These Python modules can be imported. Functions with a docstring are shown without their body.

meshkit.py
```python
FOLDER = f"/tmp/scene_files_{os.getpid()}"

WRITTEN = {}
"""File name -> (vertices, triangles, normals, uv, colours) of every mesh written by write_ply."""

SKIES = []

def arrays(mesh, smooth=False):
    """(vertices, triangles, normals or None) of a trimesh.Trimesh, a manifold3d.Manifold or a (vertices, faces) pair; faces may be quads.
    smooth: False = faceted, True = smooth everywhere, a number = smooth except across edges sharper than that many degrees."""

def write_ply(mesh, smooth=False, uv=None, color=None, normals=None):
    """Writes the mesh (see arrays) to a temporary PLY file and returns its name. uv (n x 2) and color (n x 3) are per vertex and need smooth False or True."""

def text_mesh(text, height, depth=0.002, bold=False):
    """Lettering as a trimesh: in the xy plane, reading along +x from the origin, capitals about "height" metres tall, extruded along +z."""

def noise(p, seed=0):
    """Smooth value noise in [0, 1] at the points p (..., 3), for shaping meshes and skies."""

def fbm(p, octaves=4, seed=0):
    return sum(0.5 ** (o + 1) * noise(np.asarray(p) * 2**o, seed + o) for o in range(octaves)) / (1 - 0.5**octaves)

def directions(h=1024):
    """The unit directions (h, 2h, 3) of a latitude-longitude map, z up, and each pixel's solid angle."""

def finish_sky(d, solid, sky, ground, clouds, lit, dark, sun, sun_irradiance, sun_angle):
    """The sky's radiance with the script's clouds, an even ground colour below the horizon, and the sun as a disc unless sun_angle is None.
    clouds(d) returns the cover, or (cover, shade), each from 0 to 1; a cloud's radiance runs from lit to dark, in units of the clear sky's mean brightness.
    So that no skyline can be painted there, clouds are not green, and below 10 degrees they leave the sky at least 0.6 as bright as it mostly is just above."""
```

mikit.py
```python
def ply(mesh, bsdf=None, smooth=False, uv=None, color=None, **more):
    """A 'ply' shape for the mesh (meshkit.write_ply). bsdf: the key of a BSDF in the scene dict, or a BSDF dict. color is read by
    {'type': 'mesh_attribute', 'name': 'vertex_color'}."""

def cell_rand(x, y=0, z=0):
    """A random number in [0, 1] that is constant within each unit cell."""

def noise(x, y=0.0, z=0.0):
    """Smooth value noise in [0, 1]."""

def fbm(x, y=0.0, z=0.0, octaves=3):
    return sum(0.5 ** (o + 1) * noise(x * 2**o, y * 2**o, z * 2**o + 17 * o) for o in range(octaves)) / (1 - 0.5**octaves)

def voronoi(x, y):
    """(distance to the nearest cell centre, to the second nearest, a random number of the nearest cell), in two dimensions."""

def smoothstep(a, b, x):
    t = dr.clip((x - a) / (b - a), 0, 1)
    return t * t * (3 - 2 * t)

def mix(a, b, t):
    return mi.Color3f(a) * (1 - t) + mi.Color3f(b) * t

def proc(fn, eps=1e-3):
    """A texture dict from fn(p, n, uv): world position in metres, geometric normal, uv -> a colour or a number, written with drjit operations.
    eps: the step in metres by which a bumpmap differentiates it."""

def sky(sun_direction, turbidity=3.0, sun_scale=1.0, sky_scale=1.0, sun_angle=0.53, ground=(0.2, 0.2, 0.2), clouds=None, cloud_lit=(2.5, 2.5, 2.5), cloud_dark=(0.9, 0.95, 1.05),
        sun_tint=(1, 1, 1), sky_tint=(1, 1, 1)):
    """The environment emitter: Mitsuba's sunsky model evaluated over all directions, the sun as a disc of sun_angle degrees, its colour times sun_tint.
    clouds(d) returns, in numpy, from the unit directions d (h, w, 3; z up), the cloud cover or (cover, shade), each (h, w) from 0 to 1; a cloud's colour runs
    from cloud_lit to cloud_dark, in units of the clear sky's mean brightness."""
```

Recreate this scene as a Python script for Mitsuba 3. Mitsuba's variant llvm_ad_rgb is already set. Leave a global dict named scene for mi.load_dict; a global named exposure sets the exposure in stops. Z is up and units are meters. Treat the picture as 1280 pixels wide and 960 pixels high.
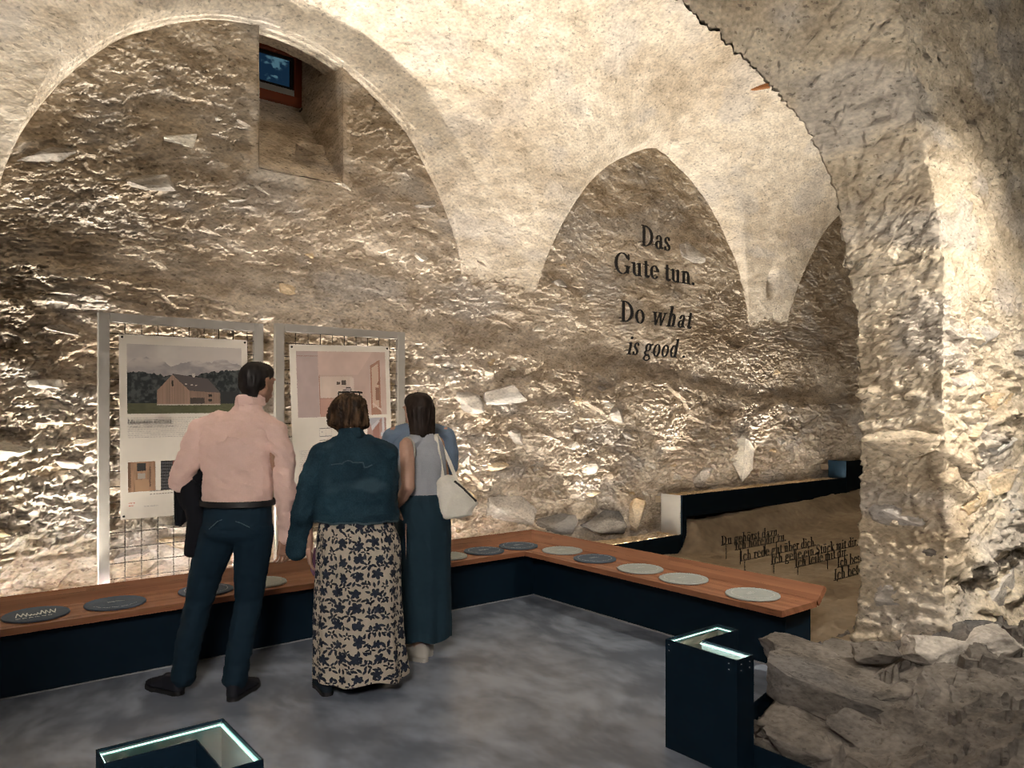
import math, random
import numpy as np, trimesh, manifold3d, shapely
import mitsuba as mi, drjit as dr
import mikit, meshkit
from mikit import proc, noise, fbm, cell_rand, smoothstep, mix
from scipy.spatial import cKDTree
from shapely import affinity
from shapely.geometry import Polygon, Point, LineString, box as sbox
from shapely.ops import unary_union

scene, labels = {}, {}
T = mi.ScalarTransform4f

# ------------------------------------------------------------------ camera, light, exposure
EYE = 1.55
scene['camera'] = {'type': 'perspective', 'fov': 68.5, 'fov_axis': 'x', 'near_clip': 0.05, 'far_clip': 200.0,
                   'principal_point_offset_y': -33 / 960,
                   'to_world': T().look_at(origin=[0, 0, EYE], target=[0, 1, EYE], up=[0, 0, 1])}
exposure = 1.5
WARM = np.array([1.0, 0.91, 0.77])
LED_BENCH = 105.0       # radiance of the strip behind the bench
LED_BED = 55.0         # of the unseen strips in the gravel beds
UPLIGHT = 10.5         # intensity of each unseen narrow uplight along the wall
SPOT_PIER = 25.0        # unseen lamps placed to light the pier and arch
UNSEEN_LAMP = 30.0        # radiance of the unseen broad lamp that lights the visitors
LED_CASE = 7.0          # glow lines of the glass edges and unseen strips in the showcases

# room axes: s runs along the stone wall, t towards it, z up
ANG = math.radians(38.26)
D1 = np.array([math.cos(ANG), math.sin(ANG), 0]); N1 = np.array([-math.sin(ANG), math.cos(ANG), 0])
OR = np.array([0.105, 6.14, 0.0])


def W(s, t, z):
    """room (s, t, z) -> world"""
    s, t, z = np.broadcast_arrays(np.asarray(s, float), np.asarray(t, float), np.asarray(z, float))
    return OR + s[..., None] * D1 + t[..., None] * N1 + z[..., None] * np.array([0, 0, 1.0])


def room(mesh):
    v = np.asarray(mesh.vertices)
    return trimesh.Trimesh(W(v[:, 0], v[:, 1], v[:, 2]), mesh.faces, process=False)


# ------------------------------------------------------------------ scene entries
COUNT = {}


def key_of(name):
    if name not in COUNT:
        COUNT[name] = 0
        return name
    COUNT[name] += 1
    return f'{name}_{COUNT[name]:03d}'


def part(name, mesh, bsdf, parent, smooth=False, label=None, kind=None, **more):
    key = key_of(f'{parent}__{name}')
    scene[key] = mesh if isinstance(mesh, dict) else mikit.ply(mesh, bsdf, smooth=smooth, **more)
    if isinstance(mesh, dict) and bsdf:
        scene[key] = {**mesh, 'bsdf': {'type': 'ref', 'id': bsdf}}
    if label or kind:
        labels[key] = {k: v for k, v in (('label', label), ('kind', kind)) if v}
    return key


def thing(name, label, cat, group=None, kind=None):
    key = key_of(name)
    labels[key] = {'label': label, 'category': cat}
    if group: labels[key]['group'] = group
    if kind: labels[key]['kind'] = kind
    return key


def solo(name, mesh, bsdf, label, cat, smooth=False, group=None, kind=None, **more):
    key = thing(name, label, cat, group, kind)
    scene[key] = mikit.ply(mesh, bsdf, smooth=smooth, **more)
    return key


def struct(name, mesh, bsdf, label, smooth=False, **more):
    key = key_of(name)
    labels[key] = {'label': label, 'category': name.split('_')[0], 'kind': 'structure'}
    scene[key] = mikit.ply(mesh, bsdf, smooth=smooth, **more)
    return key


# ------------------------------------------------------------------ mesh helpers
def box(lo, hi):
    lo, hi = np.minimum(lo, hi), np.maximum(lo, hi)
    m = trimesh.creation.box(extents=hi - lo)
    m.apply_translation((lo + hi) / 2)
    return m


def bevel_box(lo, hi, r=0.004):
    lo, hi = np.minimum(lo, hi).astype(float), np.maximum(lo, hi).astype(float)
    pts = []
    for c in np.ndindex(2, 2, 2):
        p = np.where(np.array(c) == 0, lo, hi); d = np.where(np.array(c) == 0, 1, -1) * r
        for k in range(3):
            q = p.copy()
            for j in range(3):
                if j != k: q[j] += d[j]
            pts.append(q)
    return trimesh.convex.convex_hull(np.array(pts))


def prism(poly, z0, z1):
    geoms = getattr(poly, 'geoms', [poly])
    ms = [trimesh.creation.extrude_polygon(g, z1 - z0, engine='earcut') for g in geoms if g.area > 1e-9]
    m = trimesh.util.concatenate(ms)
    m.apply_translation([0, 0, z0])
    return m


def rod(p, q, r, sides=8):
    return trimesh.creation.cylinder(radius=r, segment=np.array([p, q], float), sections=sides)


def cat(*ms):
    return trimesh.util.concatenate([m for m in ms])


def gridmesh(P, keep=None):
    """P (n, m, 3) -> quads; keep (n-1, m-1) bool"""
    n, m = P.shape[:2]
    i, j = np.meshgrid(np.arange(n - 1), np.arange(m - 1), indexing='ij')
    a = i * m + j
    q = np.stack([a, a + m, a + m + 1, a + 1], -1)
    q = q[keep] if keep is not None else q.reshape(-1, 4)
    f = np.vstack([q[:, [0, 1, 2]], q[:, [0, 2, 3]]])
    m_ = trimesh.Trimesh(P.reshape(-1, 3), f, process=False)
    if keep is not None: m_.remove_unreferenced_vertices()
    return m_


def sst(a, b, x):
    t = np.clip((np.asarray(x, float) - a) / (b - a), 0, 1)
    return t * t * (3 - 2 * t)


def nfbm(x, y, z=0.0, o=4, seed=0):
    x, y, z = np.broadcast_arrays(x, y, z)
    return meshkit.fbm(np.stack([x, y, z], -1), o, seed) * 2 - 1


def facets(x, y, sx, sy, seed, tilt=1.0):
    """broken-stone relief: each cell of a random pattern is a tilted plane; about -1..1"""
    rng = np.random.default_rng(seed)
    lo = np.array([x.min() / sx - 2, y.min() / sy - 2]); hi = np.array([x.max() / sx + 2, y.max() / sy + 2])
    n = int(np.prod(hi - lo))
    c = lo + rng.random((n, 2)) * (hi - lo)
    h = rng.uniform(-1, 1, n); g = rng.normal(0, tilt, (n, 2))
    q = np.stack([x.ravel() / sx, y.ravel() / sy], 1)
    _, i = cKDTree(c).query(q)
    return (h[i] + ((q - c[i]) * g[i]).sum(1)).reshape(x.shape)


def rough(c, rgh=0.9, spec=0.2):
    return {'type': 'principled', 'base_color': c if isinstance(c, dict) else {'type': 'rgb', 'value': list(c)}, 'roughness': rgh, 'specular': spec}


def mat(key, d, two=True):
    scene[key] = {'type': 'twosided', 'b': d} if two else d
    return key


def diff(c):
    return {'type': 'diffuse', 'reflectance': c if isinstance(c, dict) else {'type': 'rgb', 'value': list(c)}}


def bumped(fn, d, scale=1.0, eps=1e-3):
    return {'type': 'bumpmap', 'tex': proc(fn, eps=eps), 'scale': scale, 'b': d}


# ------------------------------------------------------------------ materials of the building
def stone_colour(lo, hi, grey, speck):
    def fn(p, n, uv):
        a = fbm(p.x * 1.3 + 3, p.y * 1.3, p.z * 2.1, 4)
        b = fbm(p.x * 7, p.y * 7, p.z * 11 + 5, 4)
        g = fbm(p.x * 2.1 + 9, p.y * 2.1 + 4, p.z * 3.1, 3)
        k = fbm(p.x * 34, p.y * 34, p.z * 46, 3)
        c = mix(lo, hi, smoothstep(0.25, 0.75, 0.45 * a + 0.55 * b))
        c = mix(c, grey, 0.6 * smoothstep(0.5, 0.68, g))
        f = fbm(p.x * 48, p.y * 48, p.z * 70, 3)
        d = smoothstep(0.5, 0.72, fbm(p.x * 0.8 + 21, p.y * 0.8, p.z * 1.2, 4))
        return mix(c, c * mi.Color3f(.70, .64, .58), 0.55 * d) * (0.34 + 0.42 * b + 0.84 * f) * (1 - speck * smoothstep(0.66, 0.74, k))
    return fn


def grit(p, n, uv):
    return 0.020 * fbm(p.x * 34, p.y * 34, p.z * 52, 4) + 0.006 * noise(p.x * 130, p.y * 130, p.z * 160)


def grit_soft(p, n, uv):
    return 0.010 * fbm(p.x * 26, p.y * 26, p.z * 26, 4) + 0.003 * noise(p.x * 140, p.y * 140, p.z * 140)


mat('mat_wall', bumped(grit, diff(proc(stone_colour((.41, .33, .245), (.68, .605, .51), (.50, .47, .44), .45))), 1.0, 2e-3))
mat('mat_vault', bumped(grit_soft, diff(proc(stone_colour((.60, .515, .41), (.76, .695, .60), (.60, .56, .52), .35))), 1.0, 2e-3))
mat('mat_pier', bumped(grit, diff(proc(stone_colour((.46, .375, .27), (.66, .58, .46), (.49, .455, .42), .45))), 1.0, 2e-3))
mat('mat_rock', bumped(grit, diff(proc(stone_colour((.10, .090, .080), (.20, .18, .16), (.13, .13, .135), .3))), 1.0, 2e-3))
mat('mat_stone_pale', bumped(grit_soft, diff(proc(stone_colour((.50, .46, .40), (.74, .70, .62), (.55, .54, .52), .3))), 1.0, 2e-3))
mat('mat_stone_grey', bumped(grit_soft, diff(proc(stone_colour((.33, .30, .27), (.50, .46, .41), (.38, .37, .36), .3))), 1.0, 2e-3))
mat('mat_stone_ochre', bumped(grit_soft, diff(proc(stone_colour((.48, .36, .22), (.66, .54, .38), (.52, .46, .38), .3))), 1.0, 2e-3))


def sand_colour(p, n, uv):
    a = fbm(p.x * 2, p.y * 2, p.z * 2, 4); b = fbm(p.x * 18, p.y * 18, p.z * 18, 3)
    return mix((.24, .19, .135), (.38, .315, .235), smoothstep(.3, .7, a)) * (.75 + .5 * b)


mat('mat_sand', bumped(grit, diff(proc(sand_colour)), 1.0, 2e-3))


def floor_colour(p, n, uv):
    w = fbm(p.x * 1.1 + 7, p.y * 1.1, 0.0, 3)
    a = fbm(p.x * 2.4 + 3 * w, p.y * 2.8 + 2 * w, 0.0, 4)
    b = fbm((p.x + .5 * p.y) * 9 + 4 * w, (p.y - .5 * p.x) * 5, 3.0, 4)
    return mix((.082, .098, .126), (.185, .215, .265), smoothstep(.28, .72, .6 * a + .4 * b))


def floor_rough(p, n, uv):
    return .22 + .22 * fbm(p.x * 3, p.y * 5, 0.0, 4)


mat('mat_floor', {'type': 'principled', 'base_color': proc(floor_colour), 'roughness': proc(floor_rough), 'specular': 0.5})


def wood(direction, across, seed):
    d, a = direction, across

    def fn(p, n, uv):
        u = p.x * d[0] + p.y * d[1]; v = p.x * a[0] + p.y * a[1] + p.z * .8
        strip = dr.floor(v / .046 + .23)
        r = cell_rand(strip, dr.floor(u / 1.3 + 5.7 * cell_rand(strip, seed)), seed)
        g = fbm(u * 2.2 + 9 * r, v * 42, seed + 5 * r, 4)
        ring = .5 + .5 * dr.sin(55 * v + 9 * fbm(u * 1.1, v * 5, seed + 3 * r, 3))
        c = mix((.145, .055, .027), (.245, .110, .058), .45 * g + .25 * ring + .45 * (r - .3))
        return c * (1 - .35 * smoothstep(.70, .8, fbm(u * 6, v * 160, 2.0 + r, 2)))
    return fn


mat('mat_wood_left', {'type': 'principled', 'base_color': proc(wood(D1, N1, 1)), 'roughness': .5, 'specular': .35})
mat('mat_wood_right', {'type': 'principled', 'base_color': proc(wood(N1, D1, 2)), 'roughness': .5, 'specular': .35})


def steel_colour(p, n, uv):
    a = fbm(p.x * 3, p.y * 3, p.z * 3, 3)
    return mix((.0012, .0068, .0135), (.0022, .0095, .0185), a)


mat('mat_blue_steel', {'type': 'principled', 'base_color': proc(steel_colour), 'roughness': .6, 'specular': .12})
mat('mat_black_metal', rough((.012, .012, .013), .5, .4))
mat('mat_alu', {'type': 'principled', 'base_color': {'type': 'rgb', 'value': [.40, .38, .35]}, 'roughness': .45, 'metallic': .35, 'specular': .5})
mat('mat_inner_steel', {'type': 'roughconductor', 'material': 'Cr', 'alpha': .25})
mat('mat_wire', rough((.05, .042, .034), .6, .3))
mat('mat_chrome', {'type': 'roughconductor', 'material': 'Cr', 'alpha': .2})
# ------------------------------------------------------------------ the back wall
def lunette(s):
    """height of the lunette arches in the back wall at s (below the springing elsewhere)"""
    s = np.asarray(s, float)
    k = np.round((s + 1.75) / 4.47)
    x = (s + 1.75 - 4.47 * k)
    pointed = (k == 1).astype(float)
    half = 1.82
    y = np.clip(1 - (np.abs(x) / half) ** 2, 0, 1) ** .5
    yp = np.clip(1 - ((np.abs(x) + .95) / (half + .95)) ** 2, 0, 1) ** .5
    yp = yp / math.sqrt(1 - (.95 / (half + .95)) ** 2)
    h = 2.35 + 2.13 * y * (1 - pointed) + 2.22 * yp * pointed
    return np.where(np.abs(x) < half, h, 1.5)


ZB = lambda s: 2.17 - .105 * np.clip(s, -4, 4.5)       # where the wall steps back
NICHE = (-1.85, -1.16, 3.40)
LED_S = [(-5.5, .30)]


def wall_out(s, z):
    """how far the wall face stands out of the plane t = 0.97, towards the room"""
    low = 1 - sst(-.07, .07, z - ZB(s) - .05 * nfbm(s * 1.7, 3.0, 0, 3, 5))
    ws = s + .10 * nfbm(s * 1.6, z * 2.4, 0, 3, 11); wz = z + .07 * nfbm(s * 1.6, z * 2.4, 7, 3, 12)
    th = np.where(s < -.5, -.42, .12) * sst(2.2, 2.9, z)
    ca, sa = np.cos(th), np.sin(th)
    rs, rz = ca * ws - sa * wz, sa * ws + ca * wz
    big = nfbm(s * .9, z * 1.3, 2, 3, 21)
    fine = 30.0
    d = .030 * big + low * (.055 + .05 * np.clip(1 - z / 2.2, 0, 1))
    ws1 = ws + .03 * nfbm(s * 9, z * 12, 0, 2, 31); wz1 = wz + .02 * nfbm(s * 9, z * 12, 4, 2, 32)
    d += .015 * (.35 + .75 * low) * facets(ws1, wz1, .36, .17, 41)
    d += (.0048 + .0025 * low) * facets(rs + .02 * nfbm(s * 20, z * 20, 0, 2, 33), rz + .012 * nfbm(s * 20, z * 30, 4, 2, 34), .15, .065, 42)
    patch = sst(-.25, .35, nfbm(s * 1.4, z * 2.0, 9, 3, 51))
    d += (.0045 + .0045 * low) * (.35 + .9 * patch) * facets(rs + .01 * nfbm(s * 40, z * 40, 0, 2, 35), rz, .052, .028, 43)
    d += (.0035 + .0035 * low) * (.5 + .7 * patch) * facets(rs + .006 * nfbm(s * 60, z * 60, 0, 2, 36), rz, .028, .018, 44)
    ridged = 1 - np.abs(nfbm(rs * 7, rz * 16, 0, 3, 61)) * 2
    d += (.0045 + .002 * low) * (.4 + .9 * patch) * ridged
    d += .004 * nfbm(s * 30, z * 45, 0, 2, 62)
    calm = sst(.2, .5, np.hypot((s - 2.65) / 1.05, (z - 2.85) / 1.0) - .55)     # flatter where the lettering hangs
    d = np.where(z > 2.1, d * (.55 + .45 * calm), d)
    return d


GS = np.unique(np.concatenate([np.linspace(-5.2, -3.6, 80), np.linspace(-3.6, NICHE[0], 190), np.linspace(NICHE[0], NICHE[1], 74), np.linspace(NICHE[1], 4.6, 600), np.linspace(4.6, 6.2, 110), np.linspace(6.2, 9.5, 150)]))
GZ = np.unique(np.concatenate([np.linspace(-.1, .3, 20), np.linspace(.3, NICHE[2], 330), np.linspace(NICHE[2], 5.1, 160)]))
S_, Z_ = np.meshgrid(GS, GZ, indexing='ij')
out = wall_out(S_, Z_)
# plain edges round the window niche
dn = np.maximum(np.maximum(NICHE[0] - S_, S_ - NICHE[1]), NICHE[2] - Z_)
out = np.where(dn > -.001, out * sst(0, .12, dn) + .02 * (1 - sst(0, .12, dn)), out)
cs, cz = (GS[1:] + GS[:-1]) / 2, (GZ[1:] + GZ[:-1]) / 2
CS, CZ = np.meshgrid(cs, cz, indexing='ij')
keep = ~((CS > NICHE[0]) & (CS < NICHE[1]) & (CZ > NICHE[2])) & (CZ < lunette(CS) + .45 + (CZ < 3.1) * 9)
wall = gridmesh(W(S_, .97 - out, Z_), keep)
WALL = struct('wall_back', wall, 'mat_wall', 'long rubble stone wall with rough plaster under the vault arches', smooth=True)
WT = cKDTree(np.stack([S_.ravel(), Z_.ravel()], 1)); WOUT = out.ravel()


def wall_t(s, z):
    return .97 - WOUT[WT.query(np.stack([np.atleast_1d(s), np.atleast_1d(z)], 1))[1]]


# the end wall of the vaulted hall, far to the right
et, ez = np.meshgrid(np.linspace(-3.2, 1.1, 150), np.linspace(-.1, 5.2, 180), indexing='ij')
eo = .06 * nfbm(et * 1.2, ez * 1.4, 0, 3, 25) + .02 * facets(et, ez, .3, .16, 26) + .012 * nfbm(et * 9, ez * 14, 0, 3, 27)
struct('wall_end', gridmesh(W(9.3 + eo, et, ez)), 'mat_wall', 'rough stone end wall of the vaulted hall', smooth=True)


# niche: splayed jambs, sloping sill, roof, and the back with the window
def sheet(corners, n=14, m=14, amp=.006, seed=0):
    c = np.array(corners, float)        # 4 corners of a bilinear patch in (s, t, z)
    a, b = np.linspace(0, 1, n)[:, None, None], np.linspace(0, 1, m)[None, :, None]
    P = (1 - a) * ((1 - b) * c[0] + b * c[1]) + a * ((1 - b) * c[3] + b * c[2])
    P = P + amp * np.stack([nfbm(P[..., 0] * 7, P[..., 1] * 7, P[..., 2] * 7, 3, seed + k) for k in range(3)], -1)
    return gridmesh(W(P[..., 0], P[..., 1], P[..., 2]))


n0, n1, nz = NICHE
tb = 1.68
niche = cat(sheet([(n0, .93, nz - .02), (n0 + .03, tb, 4.18), (n0 + .03, tb, 4.95), (n0, .93, 4.95)], seed=1),
            sheet([(n1, .93, nz - .02), (n1 - .07, tb, 4.18), (n1 - .07, tb, 4.95), (n1, .93, 4.95)], seed=2),
            sheet([(n0, .93, nz), (n1, .93, nz), (n1 - .07, tb, 4.22), (n0 + .03, tb, 4.22)], 24, 24, .012, seed=3),
            sheet([(n0, .93, 4.90), (n1, .93, 4.90), (n1 - .07, tb, 4.84), (n0 + .03, tb, 4.84)], seed=4))
part('niche', niche, 'mat_wall', WALL, smooth=30)
# window at the back of the niche
mat('mat_red_frame', rough((.22, .055, .025), .5, .4)); mat('mat_sill_grey', rough((.35, .36, .36), .6))
w0, w1, wz0, wz1, wt = n0 + .0, n1 - .055, 4.235, 4.735, tb - .06


def frame_bars(a0, a1, b0, b1, wd, t0, t1):
    return [room(bevel_box(x, y, .004)) for x, y in (((a0, t0, b0), (a1, t1, b0 + wd)), ((a0, t0, b1 - wd), (a1, t1, b1)), ((a0, t0, b0 + wd), (a0 + wd, t1, b1 - wd)), ((a1 - wd, t0, b0 + wd), (a1, t1, b1 - wd)))]


labels['window_1'] = {'label': 'small window with a red wooden frame high in the wall niche', 'category': 'window', 'kind': 'structure'}
COUNT['window_1'] = 0
part('frame', cat(*frame_bars(w0, w1, wz0, wz1, .075, wt, wt + .07)), 'mat_red_frame', 'window_1', label='red wooden frame')
part('sash', cat(*frame_bars(w0 + .075, w1 - .075, wz0 + .13, wz1 - .075, .03, wt + .03, wt + .06)), 'mat_black_metal', 'window_1', label='dark sash')
part('rail', room(box((w0 + .075, wt + .01, wz0 + .075), (w1 - .075, wt + .06, wz0 + .13))), 'mat_sill_grey', 'window_1', label='pale grey bottom rail')


def painted_pane_glow(p, n, uv):  # emission painted on the pane for the light and leaves outside
    a = fbm(uv.x * 7, uv.y * 6, 0.0, 4)
    return mix((.010, .035, .075), (.12, .26, .33), smoothstep(.52, .72, a)) * .18


pane = gridmesh(W(*np.meshgrid([w0 + .08, w1 - .08], [wt + .047], [wz0 + .12, wz1 - .07], indexing='ij'))[:, 0])
scene['window_1__pane'] = {**mikit.ply(pane, rough((.01, .02, .03), .1, .5), uv=np.array([[0, 0], [0, 1], [1, 0], [1, 1.0]])), 'emitter': {'type': 'area', 'radiance': proc(painted_pane_glow)}}
labels['window_1__pane'] = {'label': 'glass with a painted blue glow for the light and leaves outside'}
part('reveal', room(box((n0, tb - .01, 4.1), (n1, tb + .1, 5.0))), 'mat_wall', 'window_1')
part('cable', cat(room(rod((w1 + .02, wt, 4.25), (w1 + .02, wt, 4.9), .008)), room(rod((w1 + .02, wt, 4.25), (w1 - .03, wt, 4.19), .008))), 'mat_black_metal', 'window_1')

# ------------------------------------------------------------------ the vault
FAR = np.array([(.655, -.1), (.645, 1.0), (.637, 1.71), (.56, 2.13), (.50, 2.43), (.404, 2.75), (.138, 3.03), (-.187, 3.24), (-.484, 3.33), (-.755, 3.39), (-1.12, 3.46), (-1.6, 3.49)])
ss = np.linspace(-5.6, 9.5, 640)
ph = np.concatenate([[-.30, -.12], np.linspace(0, .5, 90), np.linspace(.51, 1.75, 90), np.linspace(1.8, math.pi + .25, 36)])
SV, PV = np.meshgrid(ss, ph, indexing='ij')
TC, TA = -.77, 1.745
tt = TC + TA * np.cos(PV); zm = 2.38 + 2.62 * np.sin(PV)
first = PV < -.2
lun = lunette(SV)
sa_ = SV - 4.47 * np.round((SV + 1.60) / 4.47)
lun_a = np.interp(np.abs(sa_ + 1.6), np.abs(FAR[::-1, 0] + 1.6), FAR[::-1, 1]) - .02
lun_a = np.maximum(lun_a, 2.95)
wa = np.clip((-.9 - tt) / 1.5, 0, 1)
lun = lun * (1 - wa) + lun_a * wa
zc = np.where(lun > 2.0, lun + .22 * np.clip(.93 - tt, 0, 1.7), -9.0)
kk = .34
zv = np.maximum(zm, zc) + kk * np.log1p(np.exp(-np.abs(zm - zc) / kk)) * sst(.95, .55, tt)
tt = np.maximum(tt, -2.452)
tt = np.where(PV < .0, np.where(first, 1.22, 1.05), tt)
zv = np.where(PV < 0, np.where(zc > 0, zc, 2.2 + 0 * zm), zv)
am = nfbm(SV * 1.1, tt * 1.1, zv * 1.1, 3, 71)
dv = .030 * am + .010 * nfbm(SV * 4, tt * 4, zv * 4, 4, 72) + .006 * nfbm(SV * 14, tt * 14, zv * 14, 3, 73)
P = np.stack([SV, tt, zv], -1)
nx = np.stack([0 * SV, np.where(zc > zm, -.12, (TC - tt) / TA), np.where(zc > zm, -1, -(zm - 2.38) / 2.62)], -1)
nx /= np.linalg.norm(nx, axis=-1, keepdims=True) + 1e-9
P = P + nx * dv[..., None]
pit = np.exp(-((SV - 4.90) / .07) ** 2 - ((zv - 3.25) / .13) ** 2) * (tt > 0)
P[..., 1] += .16 * pit
VAULT = struct('ceiling', gridmesh(W(P[..., 0], P[..., 1], P[..., 2])), 'mat_vault', 'pale plastered groin vault over the stone wall', smooth=True)

# ------------------------------------------------------------------ the arcade: pier, arch and its spandrel
far = FAR
near = np.array([(.64, -.1), (.64, 1.0), (.64, 1.8), (.645, 2.2), (.56, 2.62), (.45, 2.83), (.34, 3.05), (.11, 3.62), (-.20, 3.98), (-.60, 4.22), (-1.1, 4.38), (-1.6, 4.42)])


def whole(c):
    m = c[::-1][1:].copy()
    m[:, 0] = -3.2 - m[:, 0] - .18 * (m[:, 0] + 1.6)
    return np.vstack([c, m])


def resample(c, n_low, n_hi):
    """points along an arch profile: dense on the right-hand pier"""
    k = len(c)
    u = np.concatenate([np.linspace(0, 3, n_low, endpoint=False), np.linspace(3, 11, n_hi, endpoint=False), np.linspace(11, k - 1, 130)])
    from scipy.interpolate import PchipInterpolator
    return np.stack([PchipInterpolator(np.arange(k), c[:, 0])(u), PchipInterpolator(np.arange(k), c[:, 1])(u)], 1)


fa, ne = resample(whole(far), 200, 200), resample(whole(near), 200, 200)
out_ = fa.copy(); nn = len(fa)
ang = np.linspace(0, 1, nn)
oz = np.clip(ne[:, 1] * 1.25 + .0, -.1, 5.6)
right = np.arange(nn) < 400
outer = np.stack([np.where(ne[:, 0] > -1.6, np.interp(ne[:, 1], [0, 2.2, 3.6, 4.42], [2.5, 2.5, 2.1, -1.6]), -3.2 - np.interp(ne[:, 1], [0, 2.2, 3.6, 4.42], [2.5, 2.5, 2.1, -1.6])),
                  np.interp(ne[:, 1], [-.1, 2.2, 3.3, 4.42], [-.1, 2.3, 4.6, 5.6])], 1)
tf, tn = -2.46, -2.94
rows, kind = [], []
for w in np.linspace(1, 0, 10)[:-1]:
    q = fa * (1 - w) + outer * w
    rows.append(np.stack([q[:, 0], np.full(nn, tf), q[:, 1]], 1)); kind.append((0, 1))
for w in np.linspace(0, 1, 44)[:-1]:
    q = fa * (1 - w) + ne * w
    rows.append(np.stack([q[:, 0], np.full(nn, tf + (tn - tf) * w), q[:, 1]], 1)); kind.append((1, 0))
for w in np.linspace(0, 1, 130):
    q = ne * (1 - w) + outer * w
    rows.append(np.stack([q[:, 0], np.full(nn, tn), q[:, 1]], 1)); kind.append((0, -1))
A = np.array(rows); ka = np.array(kind, float)
# normals: soffit looks into the opening, faces along t; blended at the rounded arrises
tan = np.gradient(ne, axis=0); tan /= np.linalg.norm(tan, axis=1, keepdims=True) + 1e-9
inw = np.stack([-tan[:, 1], 0 * tan[:, 0], tan[:, 0]], 1)
wk = np.linspace(0, 1, len(rows))
dist_edge = np.zeros(len(rows)); ks = 1.0 * ka[:, 0]
L = np.linalg.norm(A[1:] - A[:-1], axis=2)[:, 150]; cum = np.concatenate([[0], np.cumsum(L)])
e0, e1 = cum[9], cum[9 + 43]
soft = np.clip(np.where(cum < (e0 + e1) / 2, (cum - e0) / .03, (e1 - cum) / .10) * .5 + .5, 0, 1)
nrm = soft[:, None, None] * inw[None] + (1 - soft)[:, None, None] * np.where(cum < (e0 + e1) / 2, 1, -1)[:, None, None] * np.array([0, 1.0, 0])
nrm /= np.linalg.norm(nrm, axis=2, keepdims=True) + 1e-9
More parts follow.
